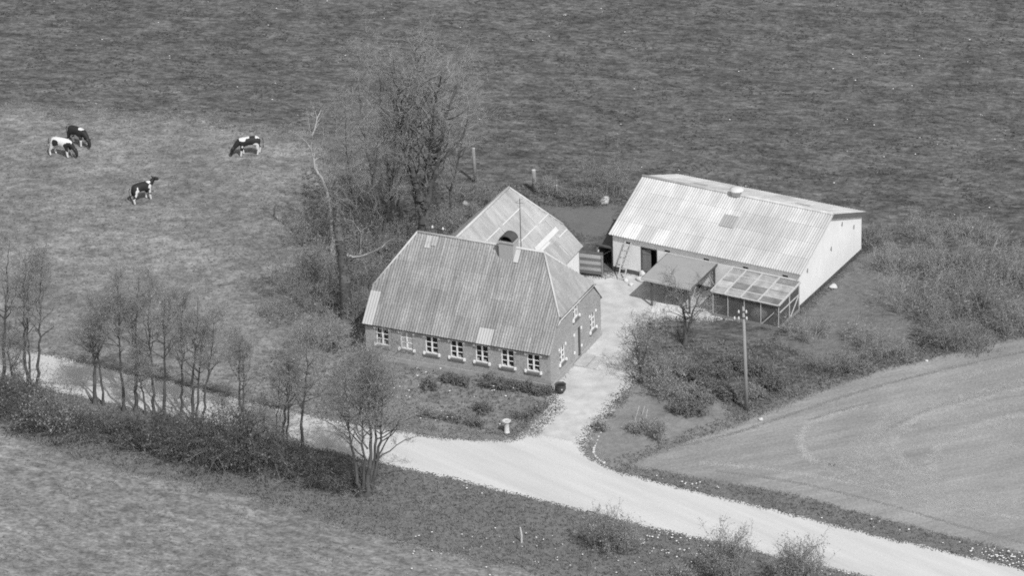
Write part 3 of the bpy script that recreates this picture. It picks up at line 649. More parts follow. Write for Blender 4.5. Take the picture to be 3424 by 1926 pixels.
# ------------------------------------------------------------------ small yard and garden things
t = thing("birdbath", (-.29, -6.41, 0), "white stone birdbath on a pedestal by the garden corner", "birdbath")
q = MB(); q.lathe([(.20, 0), (.20, .06), (.16, .1), (.155, .68), (.19, .74)], n=20); q.build("pedestal", M_stonew, t, smooth=True)
q = MB(); q.lathe([(.18, .74), (.26, .80), (.285, .87), (.255, .89), (.2, .85), (.08, .83)], n=24); q.build("bowl", M_stonew, t, smooth=True)
q = MB(); q.lathe([(.08, .835), (.07, .85)], n=14); q.build("drain", M_plinth, t)
t = thing("cauldron_planter", (.79, -.30, 0), "dark round cauldron planter with two pale knobs at the house corner", "planter")
q = MB(); q.lathe([(.10, .12), (.26, .17), (.36, .34), (.37, .5), (.33, .62), (.38, .68), (.34, .68), (.3, .6)], n=22); pot = q.build("pot", M_iron, t, smooth=True)
q = MB(); q.tube([(0, 0, 0), (0, 0, .14)], [.16, .10], 10); q.build("foot", M_iron, t)
for s_ in (-.33, .22):
    q = MB(); q.lathe([(.02, -.05), (.05, -.03), (.05, .03), (.02, .05)], (s_, -.28, .46), 8); q.build("knob", M_stonew, pot)
q = MB(); q.lathe([(.28, .6), (.02, .64)], n=12); q.build("soil", M_dark, t)
M_step = mat('worn_step_stone', .40, [(2, S1, .2, 4), (12, S1, .1, 3)])
for i, (x0, x1, z, lab) in enumerate(((.06, .92, .17, "upper pale doorstep slab against the gable door"), (.97, 1.6, .09, "lower pale doorstep slab in front of the gable step"))):
    q = MB(); q.box((x0, 3.55, .03), (x1, 5.25, z)); o = q.build("doorstep", M_step, None, bevel=.02); tag(o, lab, "step", "stone steps at the gable door")
blob("tub", (12.05, 20.5, 0), (.27, .27, .17), "upturned white round tub on the grass by the barn gable", "tub", M_stonew, None, 6, 3)
for i, (x, y, s_, lab) in enumerate(((1588, 1083, .24, "white stone among the plants right of the driveway mouth"), (1914, 1058, .16, "lone white stone on the field edge below the telephone pole"), (2331, 910, .13, "small white stone on the grass strip at the upper field edge"), (1722, 945, .22, "white rock among the garden bushes left of the pole"), (1808, 905, .18, "white rock on the bank above the garden bushes"), (1520, 512, .45, "pale heap of stones behind the vegetable plot"), (1172, 517, .3, "white bucket-sized stone in the grass left of the wing roof"))):
    blob("stone", G(x, y), (s_, s_*.8, s_*.7), lab, "stone", M_stonew, None, 30+i)
rng = random.Random(4)                                   # curved row of white edging stones at the driveway corner
kp = [(1517, 1080), (1506, 1100), (1500, 1117), (1494, 1130), (1493, 1140), (1498, 1150), (1507, 1158), (1515, 1164), (1524, 1170)]
kk = []
for a, b in zip(kp, kp[1:]):
    for f in (0, .5): kk.append((a[0]*(1-f)+b[0]*f, a[1]*(1-f)+b[1]*f))
for i, (x, y) in enumerate(kk):
    s_ = rng.uniform(.05, .12); blob("edging_stone", G(x, y), (s_*1.2, s_, s_*.8), "small whitewashed stone in the curved edging row at the driveway corner", "stone", M_stonew, "edging stones at the driveway corner", 60+i, 1)
for i, (a, b, lab) in enumerate((((1596, 1062), (1608, 1022), "leftmost and longest of the three pale garden stakes"), ((1615, 1045), (1622, 1022), "short middle stake of the three pale garden stakes"), ((1623, 1065), (1629, 1030), "rightmost of the three pale garden stakes"))):
    p = G(*a); e = V(p, *b)-p; q = MB(); q.bar((0, 0, 0), e, .035, .035); o = q.build("stake", M_palew); o.location = p; tag(o, lab, "stake", "garden stakes")
q = MB(); p = G(1312, 1366); q.tube([(0, 0, 0), (.02, 0, .5), (-.05, 0, 1.05)], [.07, .06, .045], 8); o = q.build("stake", M_palew); o.location = p; tag(o, "short pale leaning stake alone in the near grass at the bottom", "stake")
for (a, tp, r_, lab) in (((1194, 457), (1191, 373), .13, "taller dark post with a pale top left of the wing roof"), ((1344, 481), (1341, 428), .17, "shorter thick post right of the wing ridge"), ((1401, 500), (1403, 466), .05, "thin stake standing by the vegetable plot")):
    p = G(*a); h_ = V(p, *tp)[2]; t = thing("fence_post", p, lab, "post", "posts behind the farmhouse")
    q = MB(); q.tube([(0, 0, 0), (.02, .01, h_*.5), (0, 0, h_)], [r_, r_*.93, r_*.88], 12); q.build("shaft", M_wood, t, smooth=True)
    q = MB(); q.lathe([(r_*.9, h_), (r_*.85, h_+.03), (r_*.3, h_+.05)], n=12); q.build("cap", M_palew, t)
# telephone pole
p = G(1879, 1033); tp = V(p, 1870, 772); t = thing("telephone_pole", p, "tall wooden telephone pole with white insulators at the field edge", "pole")
d = tp-p; q = MB(); q.tube([(0, 0, 0), d*.5, d], [.135, .11, .085], 12); q.build("shaft", M_pole, t, smooth=True)
r2 = np.array([_r[0], _r[1], 0])
for zz in (-.28, -.72):
    q = MB(); q.bar(d+r2*-.3+np.array([0, -.13, zz]), d+r2*.3+np.array([0, -.13, zz]), .05, .05); q.build("crossarm", M_iron, t)
for sx, zz in ((-.24, -.34), (.24, -.36), (-.24, -.8), (.26, -.82), (-.5, -.78)):
    q = MB(); c = d+r2*sx+np.array([0, -.16, zz]); q.lathe([(.03, -.04), (.065, 0), (.065, .08), (.05, .16), (.02, .2)], c, 12); q.build("insulator", M_porc, t, smooth=True)

# ------------------------------------------------------------------ cows
def cow_mat(name, base, patches, legz):
    def ex(nt, src, noise, val):
        L = nt.links
        wob = N(nt, "ShaderNodeTexNoise"); wob.inputs["Scale"].default_value = 3.2; L.new(src, wob.inputs["Vector"])
        sub = N(nt, "ShaderNodeVectorMath", operation='SUBTRACT'); L.new(wob.outputs["Color"], sub.inputs[0]); sub.inputs[1].default_value = (.5, .5, .5)
        sca = N(nt, "ShaderNodeVectorMath", operation='SCALE'); L.new(sub.outputs[0], sca.inputs[0]); sca.inputs["Scale"].default_value = .35
        add = N(nt, "ShaderNodeVectorMath", operation='ADD'); L.new(src, add.inputs[0]); L.new(sca.outputs[0], add.inputs[1])
        cur = None
        for (x, y, z, r) in patches:
            dd = N(nt, "ShaderNodeVectorMath", operation='DISTANCE'); L.new(add.outputs[0], dd.inputs[0]); dd.inputs[1].default_value = (x, y, z)
            f = mth(nt, 'LESS_THAN', dd.outputs["Value"], r); cur = f if cur is None else mth(nt, 'MAXIMUM', cur, f)
        if base: cur = mth(nt, 'SUBTRACT', 1.0, cur)
        xyz = N(nt, "ShaderNodeSeparateXYZ"); L.new(add.outputs[0], xyz.inputs[0])
        xyz0 = N(nt, "ShaderNodeSeparateXYZ"); L.new(src, xyz0.inputs[0])
        leg = mth(nt, 'MULTIPLY', mth(nt, 'LESS_THAN', xyz.outputs[2], legz), mth(nt, 'LESS_THAN', xyz0.outputs[0], .78))
        cur = mth(nt, 'MAXIMUM', cur, leg)
        return mth(nt, 'MULTIPLY_ADD', cur, .58, .022)
    return mat(name, 1.0, extra=ex, lo=0, rough=.7, spec=.3)
def cow(loc, rz, head, m, label, hind=(0, 0), fore=(0, 0), s=1.05, turn=0.0):
    t = thing("cow", (loc[0], loc[1], 0), label, "cow", "cows grazing on the meadow", rz)
    bm = bmesh.new(); sk = bm.verts.layers.skin.verify(); P = {}
    def v(n, x, y, z, rx, ry=None, root=False):
        q = bm.verts.new((x*s, y*s, z*s)); q[sk].radius = (rx*s, (ry or rx)*s); q[sk].use_root = root; P[n] = q
    def e(*ns):
        for a, b in zip(ns, ns[1:]): bm.edges.new((P[a], P[b]))
    v('rump', -.84, 0, 1.20, .23, .24); v('hip', -.60, 0, 1.16, .28, .30, True); v('loin', -.22, 0, 1.12, .31, .33); v('rib', .12, 0, 1.10, .33, .34); v('chest', .42, 0, 1.09, .31, .33); v('shoulder', .62, 0, 1.12, .25, .27)
    if head == 'graze':
        v('neck', .88, turn*.10, .90, .19, .21); v('throat', 1.06, turn*.2, .68, .125, .14); v('poll', 1.20, turn*.3, .56, .15, .15); v('face', 1.25, turn*.36, .34, .12, .11); v('muzzle', 1.27, turn*.42, .13, .10, .095)
    else:
        v('neck', .82, turn*.06, 1.24, .18, .2); v('throat', .92, turn*.1, 1.38, .13, .14); v('poll', 1.0, turn*.16, 1.46, .17, .17); v('face', 1.16, turn*.30, 1.41, .125, .125); v('muzzle', 1.30, turn*.42, 1.34, .10, .10)
    e('rump', 'hip', 'loin', 'rib', 'chest', 'shoulder', 'neck', 'throat', 'poll', 'face', 'muzzle')
    for k_, (sy, dx) in enumerate(((-1, hind[0]), (1, hind[1]))):
        n = 'h%d' % k_; v(n+'a', -.62+dx*.1, sy*.19, .84, .18, .15); v(n+'b', -.66+dx*.6, sy*.2, .56, .12, .11); v(n+'c', -.77+dx*.8, sy*.2, .42, .085); v(n+'d', -.72+dx, sy*.2, .12, .066); v(n+'e', -.68+dx, sy*.2, .03, .075)
        e('hip', n+'a', n+'b', n+'c', n+'d', n+'e')
    for k_, (sy, dx) in enumerate(((-1, fore[0]), (1, fore[1]))):
        n = 'f%d' % k_; v(n+'a', .48+dx*.1, sy*.18, .78, .14, .12); v(n+'b', .49+dx*.5, sy*.19, .40, .09); v(n+'d', .49+dx, sy*.19, .12, .066); v(n+'e', .52+dx, sy*.19, .03, .075)
        e('chest', n+'a', n+'b', n+'d', n+'e')
    me = bpy.data.meshes.new("body"); bm.to_mesh(me); bm.free(); o = link("body", me, m, t)
    sm = o.modifiers.new("skin", 'SKIN'); sm.use_smooth_shade = True; su = o.modifiers.new("sub", 'SUBSURF'); su.levels = 2; su.render_levels = 2
    q = MB(); q.tube([(-.96*s, 0, 1.24*s), (-1.04*s, 0, 1.05*s), (-1.02*s, .02, .7*s), (-1.0*s, .03, .45*s)], [.035, .025, .02, .035], 7); q.build("tail", m, t, smooth=True)
    pol = np.array(P_pol := ((1.18, turn*.3, .58) if head == 'graze' else (.98, turn*.16, 1.47)))*s
    for sy in (-1, 1):
        q = MB(); q.tube([pol+np.array([-.02, sy*.09, .05])*s, pol+np.array([-.05, sy*.2, .08])*s, pol+np.array([-.05, sy*.29, .04])*s], [.03, .055, .012], 7); q.build("ear", m, t, smooth=True)
        q = MB(); q.tube([pol+np.array([-.02, sy*.06, .09])*s, pol+np.array([-.04, sy*.12, .17])*s, pol+np.array([0, sy*.13, .24])*s], [.025, .018, .006], 6); q.build("horn", M_wood, t, smooth=True)
    q = MB(); q.lathe([(.03, -.14), (.10, -.10), (.13, 0), (.10, .1)], (-.48*s, 0, .74*s), 10); q.build("udder", mat("pale_skin", .5), t, smooth=True)
    return t
cow((-49.05, 21.65), math.radians(2), 'graze', cow_mat("white_hide_black_patches", 1, [(-1.08, 0, 1.2, .34), (-.36, -.36, 1.12, .27), (1.15, 0, .6, .62), (.66, -.28, .92, .34)], .55), "mostly white cow with black head grazing leftmost on the meadow", (-.12, .12), (.05, .22), turn=-.3)
cow((-48.95, 23.85), math.radians(-12), 'graze', cow_mat("black_hide_white_shoulder", 0, [(.42, 0, 1.48, .25), (.45, -.2, .45, .25)], .46), "mostly black grazing cow with white shoulder patch behind the white one", (0, .1), (-.05, .2), turn=-.4)
cow((-35.95, 26.62), math.radians(-146), 'graze', cow_mat("black_hide_white_patches", 0, [(.42, .1, 1.48, .28), (.12, .05, 1.5, .2), (-.72, 0, 1.48, .22), (-.5, .38, .74, .3), (.05, .3, .6, .22), (.5, .42, .85, .14)], .5), "black and white cow grazing alone, head down, nearest the bare trees", (-.05, .15), (-.12, .12), turn=.3)
cow((-39.45, 16.65), math.radians(62), 'up', cow_mat("black_hide_white_girth", 0, [(.52, -.1, 1.36, .18), (.54, -.32, 1.08, .16), (.52, -.36, .8, .18), (-.58, -.4, 1.0, .17), (-.62, -.38, .75, .2), (-.5, -.36, 1.22, .11)], .52), "black cow with white girth standing with its head raised, seen from behind", (-.06, .1), (.05, -.08), turn=-.5)

# ------------------------------------------------------------------ vegetation
class Segs:
    """branch segments, turned into tapered tubes in one go"""
    def __init__(s): s.a = []; s.b = []; s.ra = []; s.rb = []; s.ta = []; s.tb = []
    def add(s, p, q, r0, r1, ta=None, tb=None): d = q-p; s.a.append(p); s.b.append(q); s.ra.append(r0); s.rb.append(r1); s.ta.append(d if ta is None else ta); s.tb.append(d if tb is None else tb)
    def mesh(s, name, n, rng):
        A, B = np.array(s.a), np.array(s.b); D = B-A; m = len(A); rings = []
        ref = np.where(np.abs(D[:, 2:3]) > .5*np.linalg.norm(D, axis=1)[:, None], np.array([[1., 0, 0]]), np.array([[0, 0, 1.]]))
        for C, r, T in ((A, np.array(s.ra), np.array(s.ta)), (B, np.array(s.rb), np.array(s.tb))):
            T = T/(np.linalg.norm(T, axis=1)[:, None]+1e-9); U = np.cross(T, ref); U /= np.linalg.norm(U, axis=1)[:, None]+1e-9; W = np.cross(T, U)
            for j in range(n):
                t = 2*math.pi*j/n; rings.append(C+r[:, None]*(U*math.cos(t)+W*math.sin(t)))
        v = np.stack(rings, 1).reshape(-1, 3); base = np.arange(m)[:, None]*2*n
        f = np.concatenate([np.concatenate([base+j, base+(j+1) % n, base+n+(j+1) % n, base+n+j], 1) for j in range(n)])
        return fast_mesh(name, v, f, np.tile(rng.random(m), n), smooth=n > 4)
def unit(v): return v/(np.linalg.norm(v)+1e-9)
def leaves_mesh(name, pts, size, rng):
    P = np.array(pts); m = len(P); a = rng.normal(size=(m, 3)); a /= np.linalg.norm(a, axis=1)[:, None]
    b = np.cross(a, rng.normal(size=(m, 3))); b /= np.linalg.norm(b, axis=1)[:, None]
    s = size*rng.uniform(.6, 1.4, (m, 1)); v = np.stack([P-a*s, P+b*s*.6, P+a*s, P-b*s*.6], 1).reshape(-1, 3)
    return fast_mesh(name, v, np.arange(m*4).reshape(m, 4), rng.random(m))
class Plant:
    def __init__(s, seed): s.rng = np.random.default_rng(seed); s.big = Segs(); s.fine = Segs(); s.lv = []; s.pale = 0
    def limb(s, p, d, ln, r, lev, up=.08, wig=.18, kids=3, twl=.7, tw=3, lf=.3, rt=.0065):
        rg = s.rng; n = max(3, int(ln/.45)); st = ln/n; d = unit(np.array(d, float)); p = np.array(p, float)
        for i in range(n):
            d = unit(d+rg.normal(size=3)*wig+np.array([0, 0, up])); q = p+d*st; f0, f1 = 1-.75*i/n, 1-.75*(i+1)/n
            (s.big if r*f0 > .022 else s.fine).add(p, q, max(r*f0, rt), max(r*f1, rt))
            if lev > 0 and i >= n*.25 and rg.random() < kids/n*1.3:
                k = unit(d*.7+rg.normal(size=3)*.75); s.limb(q, k, ln*rg.uniform(.4, .65), r*f1*.6, lev-1, up, wig, kids, twl, tw, lf, rt)
            if i >= n*.3 or lev == 0:
                for _ in range(rg.poisson(tw)): s.twig(q-d*st*rg.random(), unit(d*.6+rg.normal(size=3)*.7+np.array([0, 0, up])), twl*rg.uniform(.4, 1.2), lf, rt)
            p = q
    def twig(s, p, d, ln, lf, rt):
        rg = s.rng; m = p+d*ln*.5; e = m+unit(d+rg.normal(size=3)*.35)*ln*.5
        s.fine.add(p, m, rt, rt*.8); s.fine.add(m, e, rt*.8, rt*.45)
        if rg.random() < lf: s.lv.append(e)
        if rg.random() < lf: s.lv.append(m)
    def trunk(s, pts, r0, r1, knob=.04):
        pts = [np.array(p, float) for p in pts]; L = [0]
        for a, b in zip(pts, pts[1:]): L.append(L[-1]+np.linalg.norm(b-a))
        n = max(6, int(L[-1]/.5)); t = np.linspace(0, L[-1], n+1); P = np.array(pts)
        C = np.stack([np.interp(t, L, P[:, i]) for i in range(3)], 1); C[1:-1] = .25*C[:-2]+.5*C[1:-1]+.25*C[2:]
        C[1:-1] += s.rng.normal(size=(n-1, 3))*knob; R_ = r0+(r1-r0)*(t/L[-1])**.8
        R_[0] *= 1.35
        T_ = np.gradient(C, axis=0); R_ = R_*(1+.07*s.rng.normal(size=n+1))
        for i in range(n): s.big.add(C[i], C[i+1], R_[i], R_[i+1], T_[i], T_[i+1])
        return C, R_
    def merge(s):
        for k in ('a', 'b', 'ra', 'rb', 'ta', 'tb'): getattr(s.fine, k).extend(getattr(s.big, k)); getattr(s.big, k).clear()
    def finish(s, t, tm, cm, lm, leaf=.05, tn="trunk", cn="crown"):
        if s.big.a: link(tn, s.big.mesh(tn, 7, s.rng), tm, t)
        c = None
        if s.fine.a:
            c = link(cn, s.fine.mesh(cn, 3, s.rng), cm, t)
            if s.pale:
                c.data.materials.append(M_cane); c.data.polygons.foreach_set("material_index", np.tile((np.arange(len(s.fine.a)) >= s.pale).astype(np.int32), 3))
        if s.lv: link("foliage", leaves_mesh("foliage", s.lv, leaf, s.rng), lm, t)
def tree(name, label, base, stems, seed, cat="tree", group=None, r=.11, limbs=16, t0=.4, ln=1.9, lev=1, kids=3, tw=4, twl=.7, lf=.25, tm=None, cm=None, lm=None, leaf=.05, up=.10, out=.9, wig=.18, extra=None, rt=.0065, tip=.015):
    """stems: lists of photo points above the base (the first one is the foot)"""
    B = G(*base); t = thing(name, B, label, cat, group); p = Plant(seed); rg = p.rng
    for si, st in enumerate(stems):
        pts = [V(B, *q)-B for q in st]
        foot = pts[0]; pts[0] = np.array([foot[0], foot[1], min(foot[2], 0.0)-.05]) if si == 0 or foot[2] < 1.2 else foot
        for j in range(1, len(pts)): pts[j] = pts[j]+FH*rg.normal()*.12*j
        C, R_ = p.trunk(pts, r*(1 if si == 0 else .8), tip)
        n = len(C)
        for k in range(int(limbs)):
            i = min(n-1, int(n*(t0+(1-t0)*(k+rg.random())/limbs))); a = rg.uniform(0, 2*math.pi); f = 1-.6*(i/n-t0)/(1-t0+1e-6)
            d = np.array([math.cos(a)*out, math.sin(a)*out, .35+.5*rg.random()])
            p.limb(C[i], d, ln*f*rg.uniform(.6, 1.15), min(max(R_[i]*.6, .016), .085), lev, up, wig, kids, twl, tw, lf, rt)
    if extra: extra(p, B)
    p.finish(t, tm or M_bark, cm or M_twig, lm or M_leaf, leaf)
    return t
def bush(name, label, base, rx, ry, h, seed, cat="bush", group=None, stems=26, tw=4, twl=.5, lf=.6, leaf=.05, lm=None, cm=None, kids=3, up=.06, rt=.007, wig=.22, dens=1.0, canes=0):
    B = G(*base) if len(base) == 2 else np.array(base, float); t = thing(name, B, label, cat, group); p = Plant(seed); rg = p.rng
    for k in range(int(stems*dens)):
        a = rg.uniform(0, 2*math.pi); q = math.sqrt(rg.random()); x, y = q*math.cos(a), q*math.sin(a)
        f = np.array([x*rx*.55, y*ry*.55, -.03]); e = np.array([x*rx, y*ry, h*(1-.55*q*q)*rg.uniform(.7, 1.05)]); d = e-f; l = np.linalg.norm(d)
        p.limb(f, d/l, l, .012+.006*l, 1, up, wig, kids, twl, tw, lf, rt)
    p.merge()
    if canes:                                             # dry pale canes arching out of the thicket
        c = p; p.pale = len(p.fine.a)
        for k in range(canes):
            a = rg.uniform(0, 2*math.pi); x = rg.normal(size=2)*.5*np.array([rx, ry]); q = np.array([x[0], x[1], .1]); d = np.array([math.cos(a)*.5, math.sin(a)*.5, 1.]); l = h*rg.uniform(.9, 1.5)
            for _ in range(6): n_ = q+unit(d)*l/6; c.fine.add(q, n_, .010, .009); q = n_; d = d+np.array([math.cos(a)*.25, math.sin(a)*.25, -.3])
            for _ in range(5): c.twig(q-unit(d)*l*.3*rg.random(), unit(d+rg.normal(size=3)*.7), .5, 0, .009)
    p.finish(t, M_bark, cm or M_twig, lm or M_leaf, leaf, tn="stem", cn="branches")
    return t
def c6(x, y): return (x/2.6758, 586.8+y/2.6758)
ordn = ["leftmost", "second", "third", "fourth", "fifth", "sixth", "seventh", "eighth", "ninth", "tenth", "eleventh", "twelfth", "thirteenth", "fourteenth"]
# the row of slender alders on the near side of the road
ROW = [
 ([(18, 1040), (30, 760), (40, 430), (45, 250), (60, 60)], [(100, 1040), (60, 850), (42, 760)], .15, 1.9, "leftmost roadside alder, two stems joining low, tallest of the row"),
 ([(185, 1060), (170, 800), (165, 500), (168, 150)], [(212, 1060), (192, 800), (190, 400), (195, 250)], .13, 1.7, "paired straight alder stems second from the left of the roadside row"),
 ([(240, 1080), (262, 750), (270, 400), (285, 180)], None, .12, 1.6, "single alder with a dark clump in its crown, third from the left"),
 ([(642, 1150), (632, 900), (626, 700), (640, 520)], None, .16, 1.5, "short stout alder with a bushy low crown, fourth from the left by the road"),
 ([(697, 1160), (675, 960), (655, 800), (690, 560)], None, .10, 1.1, "thin alder leaning left towards the stout bushy one beside the road"),
 ([(835, 1200), (815, 900), (795, 650), (792, 330)], None, .12, 1.6, "tall alder curving gently left, sixth in the roadside row"),
 ([(915, 1200), (915, 900), (915, 600), (935, 300)], [(905, 760), (880, 650), (868, 540)], .14, 1.6, "alder with a forked side stem, seventh in the roadside row"),
 ([(978, 1220), (960, 1050), (935, 930), (925, 800)], None, .085, .9, "thin crooked alder leaning against its forked neighbour by the road"),
 ([(1040, 1230), (1015, 900), (995, 600), (1010, 380)], None, .115, 1.5, "alder with a bowed trunk, ninth in the roadside row"),
 ([(1105, 1230), (1108, 900), (1102, 650), (1110, 420)], None, .12, 1.5, "straight alder, tenth in the roadside row"),
 ([(1221, 1240), (1228, 900), (1218, 640), (1225, 500)], None, .10, 1.4, "slim wavy alder standing alone, eleventh in the roadside row"),
 ([(1294, 1290), (1303, 900), (1322, 640), (1335, 430)], [(1328, 1290), (1345, 900), (1360, 640)], .125, 1.7, "twin-stemmed alder right of the slim wavy one by the road"),
 ([(1362, 1300), (1385, 1050), (1425, 800), (1440, 560)], None, .10, 1.4, "alder leaning right out of the twin-stemmed clump by the road"),
 ([(1614, 1290), (1610, 950), (1612, 720)], [(1637, 1290), (1638, 950), (1632, 800)], .105, 1.3, "pair of thin close alder stems before the wide gap in the row"),
 ([(1895, 1430), (1925, 1180), (1942, 950), (1950, 760)], [(1930, 1440), (1945, 1180), (1955, 900)], .125, 1.5, "leaning alder pair left of the single trunk near the house garden"),
]
for i, (a, b, r_, ln_, lab) in enumerate(ROW):
    st = [[c6(*q) for q in a]]+([[c6(*q) for q in b]] if b else [])
    tree("alder_tree", lab, c6(*a[0]), st, 100+i, group="alders along the road", r=r_, limbs=31 if not b else 20, t0=.44, ln=ln_*1.35, kids=3.5, tw=5, twl=.8, lf=.15, leaf=.045, up=.16, out=.85, rt=.006)
tree("alder_tree", "single straight trunk with a full crown, nearest to the multi-stemmed tree", (760, 1140), [[(760, 1140), (760, 1040), (772, 960), (772, 850)]], 130, group="alders along the road", r=.12, limbs=34, ln=2.1, tw=5, twl=.75, lf=.3, leaf=.045)
tree("sapling", "thin bent young alder between the forked pairs by the road", (692, 1120), [[(692, 1120), (697, 1060), (700, 1000), (702, 940)]], 131, group="alders along the road", r=.05, limbs=10, ln=.9, tw=3, lf=.3)
def low_arms(p, B):
    for a in (((950, 1150), (1000, 1065), (1075, 1035), (1100, 1045)), ((945, 1160), (1010, 1110), (1060, 1095)), ((925, 1130), (870, 1060), (830, 1010)), ((915, 1150), (850, 1090), (800, 1085))):
        pts = [V(B, *q)-B for q in a]; C, R_ = p.trunk(pts, .055, .012)
        for i in range(3, len(C)):
            for _ in range(3): p.limb(C[i], np.append(p.rng.normal(size=2), .5), p.rng.uniform(.5, 1.2), .012, 0, .05, .2, 2, .5, 3, .3)
tree("multi_stemmed_tree", "large multi-stemmed tree with spreading crown at the roadside in front of the house", (922, 1248),
     [[(922, 1248), (935, 1150), (928, 1060), (925, 900)], [(915, 1240), (915, 1130), (908, 1040), (890, 930)], [(930, 1246), (952, 1150), (960, 1060), (968, 905)], [(925, 1244), (945, 1140), (945, 1040), (945, 880)], [(908, 1235), (882, 1110), (875, 1040), (868, 940)]],
     140, r=.17, limbs=26, t0=.42, ln=3.1, kids=3.5, tw=5, twl=.8, lf=.25, leaf=.045, extra=low_arms)

# old trees behind the house
def ivy(p, B):
    for q in ((1062, 560), (1062, 510), (1070, 460), (1080, 400), (1090, 350), (1045, 470), (1035, 430), (1098, 420), (1060, 600)):
        c = V(B, *q)-B
        for _ in range(150): p.lv.append(c+p.rng.normal(size=3)*np.array([.3, .3, .75]))
tree("ivy_clad_tree", "tall ivy-clad tree with dark forked trunk rising behind the rear wing", (1062, 640),
     [[(1062, 640), (1062, 540), (1072, 450), (1085, 370), (1095, 270), (1110, 180)], [(1065, 560), (1045, 480), (1020, 380), (1005, 250), (990, 150)], [(1068, 520), (1100, 420), (1120, 300), (1150, 220)], [(1058, 500), (1040, 440), (1030, 330), (1050, 200), (1045, 130)]],
     150, r=.34, limbs=24, t0=.28, ln=4.8, lev=2, kids=2.6, tw=1.7, twl=1.1, lf=.05, tip=.04, tm=M_bark, cm=M_twigl, lm=M_brl, leaf=.07, out=1.0, extra=ivy)
def pollard(p, B):
    for a, r_ in (((870, 640), (905, 648), (945, 630), (990, 600)), .12), (((880, 650), (905, 650), (920, 670), (925, 690)), .05), (((905, 640), (910, 590), (890, 560)), .05):
        pts = [V(B, *q)-B for q in a]; p.big, p.fine = p.fine, p.big; C, R_ = p.trunk(pts, r_, .03); p.big, p.fine = p.fine, p.big
        for i in range(2, len(C)):
            p.limb(C[i], np.append(p.rng.normal(size=2), .4), 1.0, .015, 0, .02, .25, 2, .6, 2, .02)
    for q in ((850, 560), (855, 590), (862, 630), (865, 660), (868, 690), (845, 540)):
        c = V(B, *q)-B
        for _ in range(330): p.lv.append(c+p.rng.normal(size=3)*np.array([.3, .3, .5]))
tree("broken_tree", "thick broken-topped old trunk with ivy and pale side branches left of the house", (873, 800),
     [[(873, 800), (868, 720), (862, 640), (852, 570), (846, 528)]], 151, r=.42, tip=.30, limbs=6, t0=.45, ln=1.4, tw=3, lf=.05, tm=M_ivy, cm=M_twigl, lm=M_leafd, extra=pollard, leaf=.07, rt=.008)
def ghost(p, B):
    for a, r_ in ((((780, 372), (760, 345), (735, 330)), .03), (((780, 372), (757, 382), (735, 362)), .03), (((783, 350), (775, 300), (770, 270)), .025), (((833, 470), (850, 420), (868, 360), (870, 330)), .035), (((795, 400), (815, 350), (812, 300)), .03), (((835, 500), (825, 440), (840, 390)), .035)):
        pts = [V(B, *q)-B for q in a]; C, R_ = p.trunk(pts, r_, .01, .02)
        for i in range(1, len(C)):
            for _ in range(2): p.twig(C[i], unit(np.append(p.rng.normal(size=2), .8)), p.rng.uniform(.4, 1.0), 0, .009)
tree("dead_tree", "pale dead tree with bare crooked limbs left of the big trees", (838, 640),
     [[(838, 640), (835, 540), (825, 478), (800, 430), (780, 372), (788, 330), (808, 280)]], 152, r=.2, tip=.04, limbs=10, t0=.5, ln=1.5, lev=1, tw=2, lf=0, tm=M_pale, cm=M_pale, extra=ghost, rt=.009)
for i, (b, st, r_, lab) in enumerate((((960, 640), [[(960, 640), (955, 520), (925, 400), (900, 210)], [(962, 600), (985, 480), (1000, 300)]], .15, "pale twiggy willow between the dead tree and the ivy-clad tree"),
                                      ((905, 660), [[(905, 660), (895, 560), (872, 430), (868, 270)], [(905, 640), (930, 520), (950, 350)]], .13, "pale twiggy willow just right of the dead tree"),
                                      ((1000, 620), [[(1000, 620), (985, 500), (965, 330), (950, 150)]], .14, "slender pale willow standing close left of the ivy-clad tree"),
                                      ((1130, 560), [[(1130, 560), (1135, 470), (1160, 380), (1180, 270)]], .11, "thin tree with faint crown right of the ivy-clad tree"))):
    tree("willow_tree", lab, b, st, 160+i, group="pale willows behind the house", r=r_, limbs=22, t0=.25, ln=3.0, lev=2, kids=3, tw=2.2, twl=1.1, lf=.04, cm=M_twigl, up=.2, out=.65)

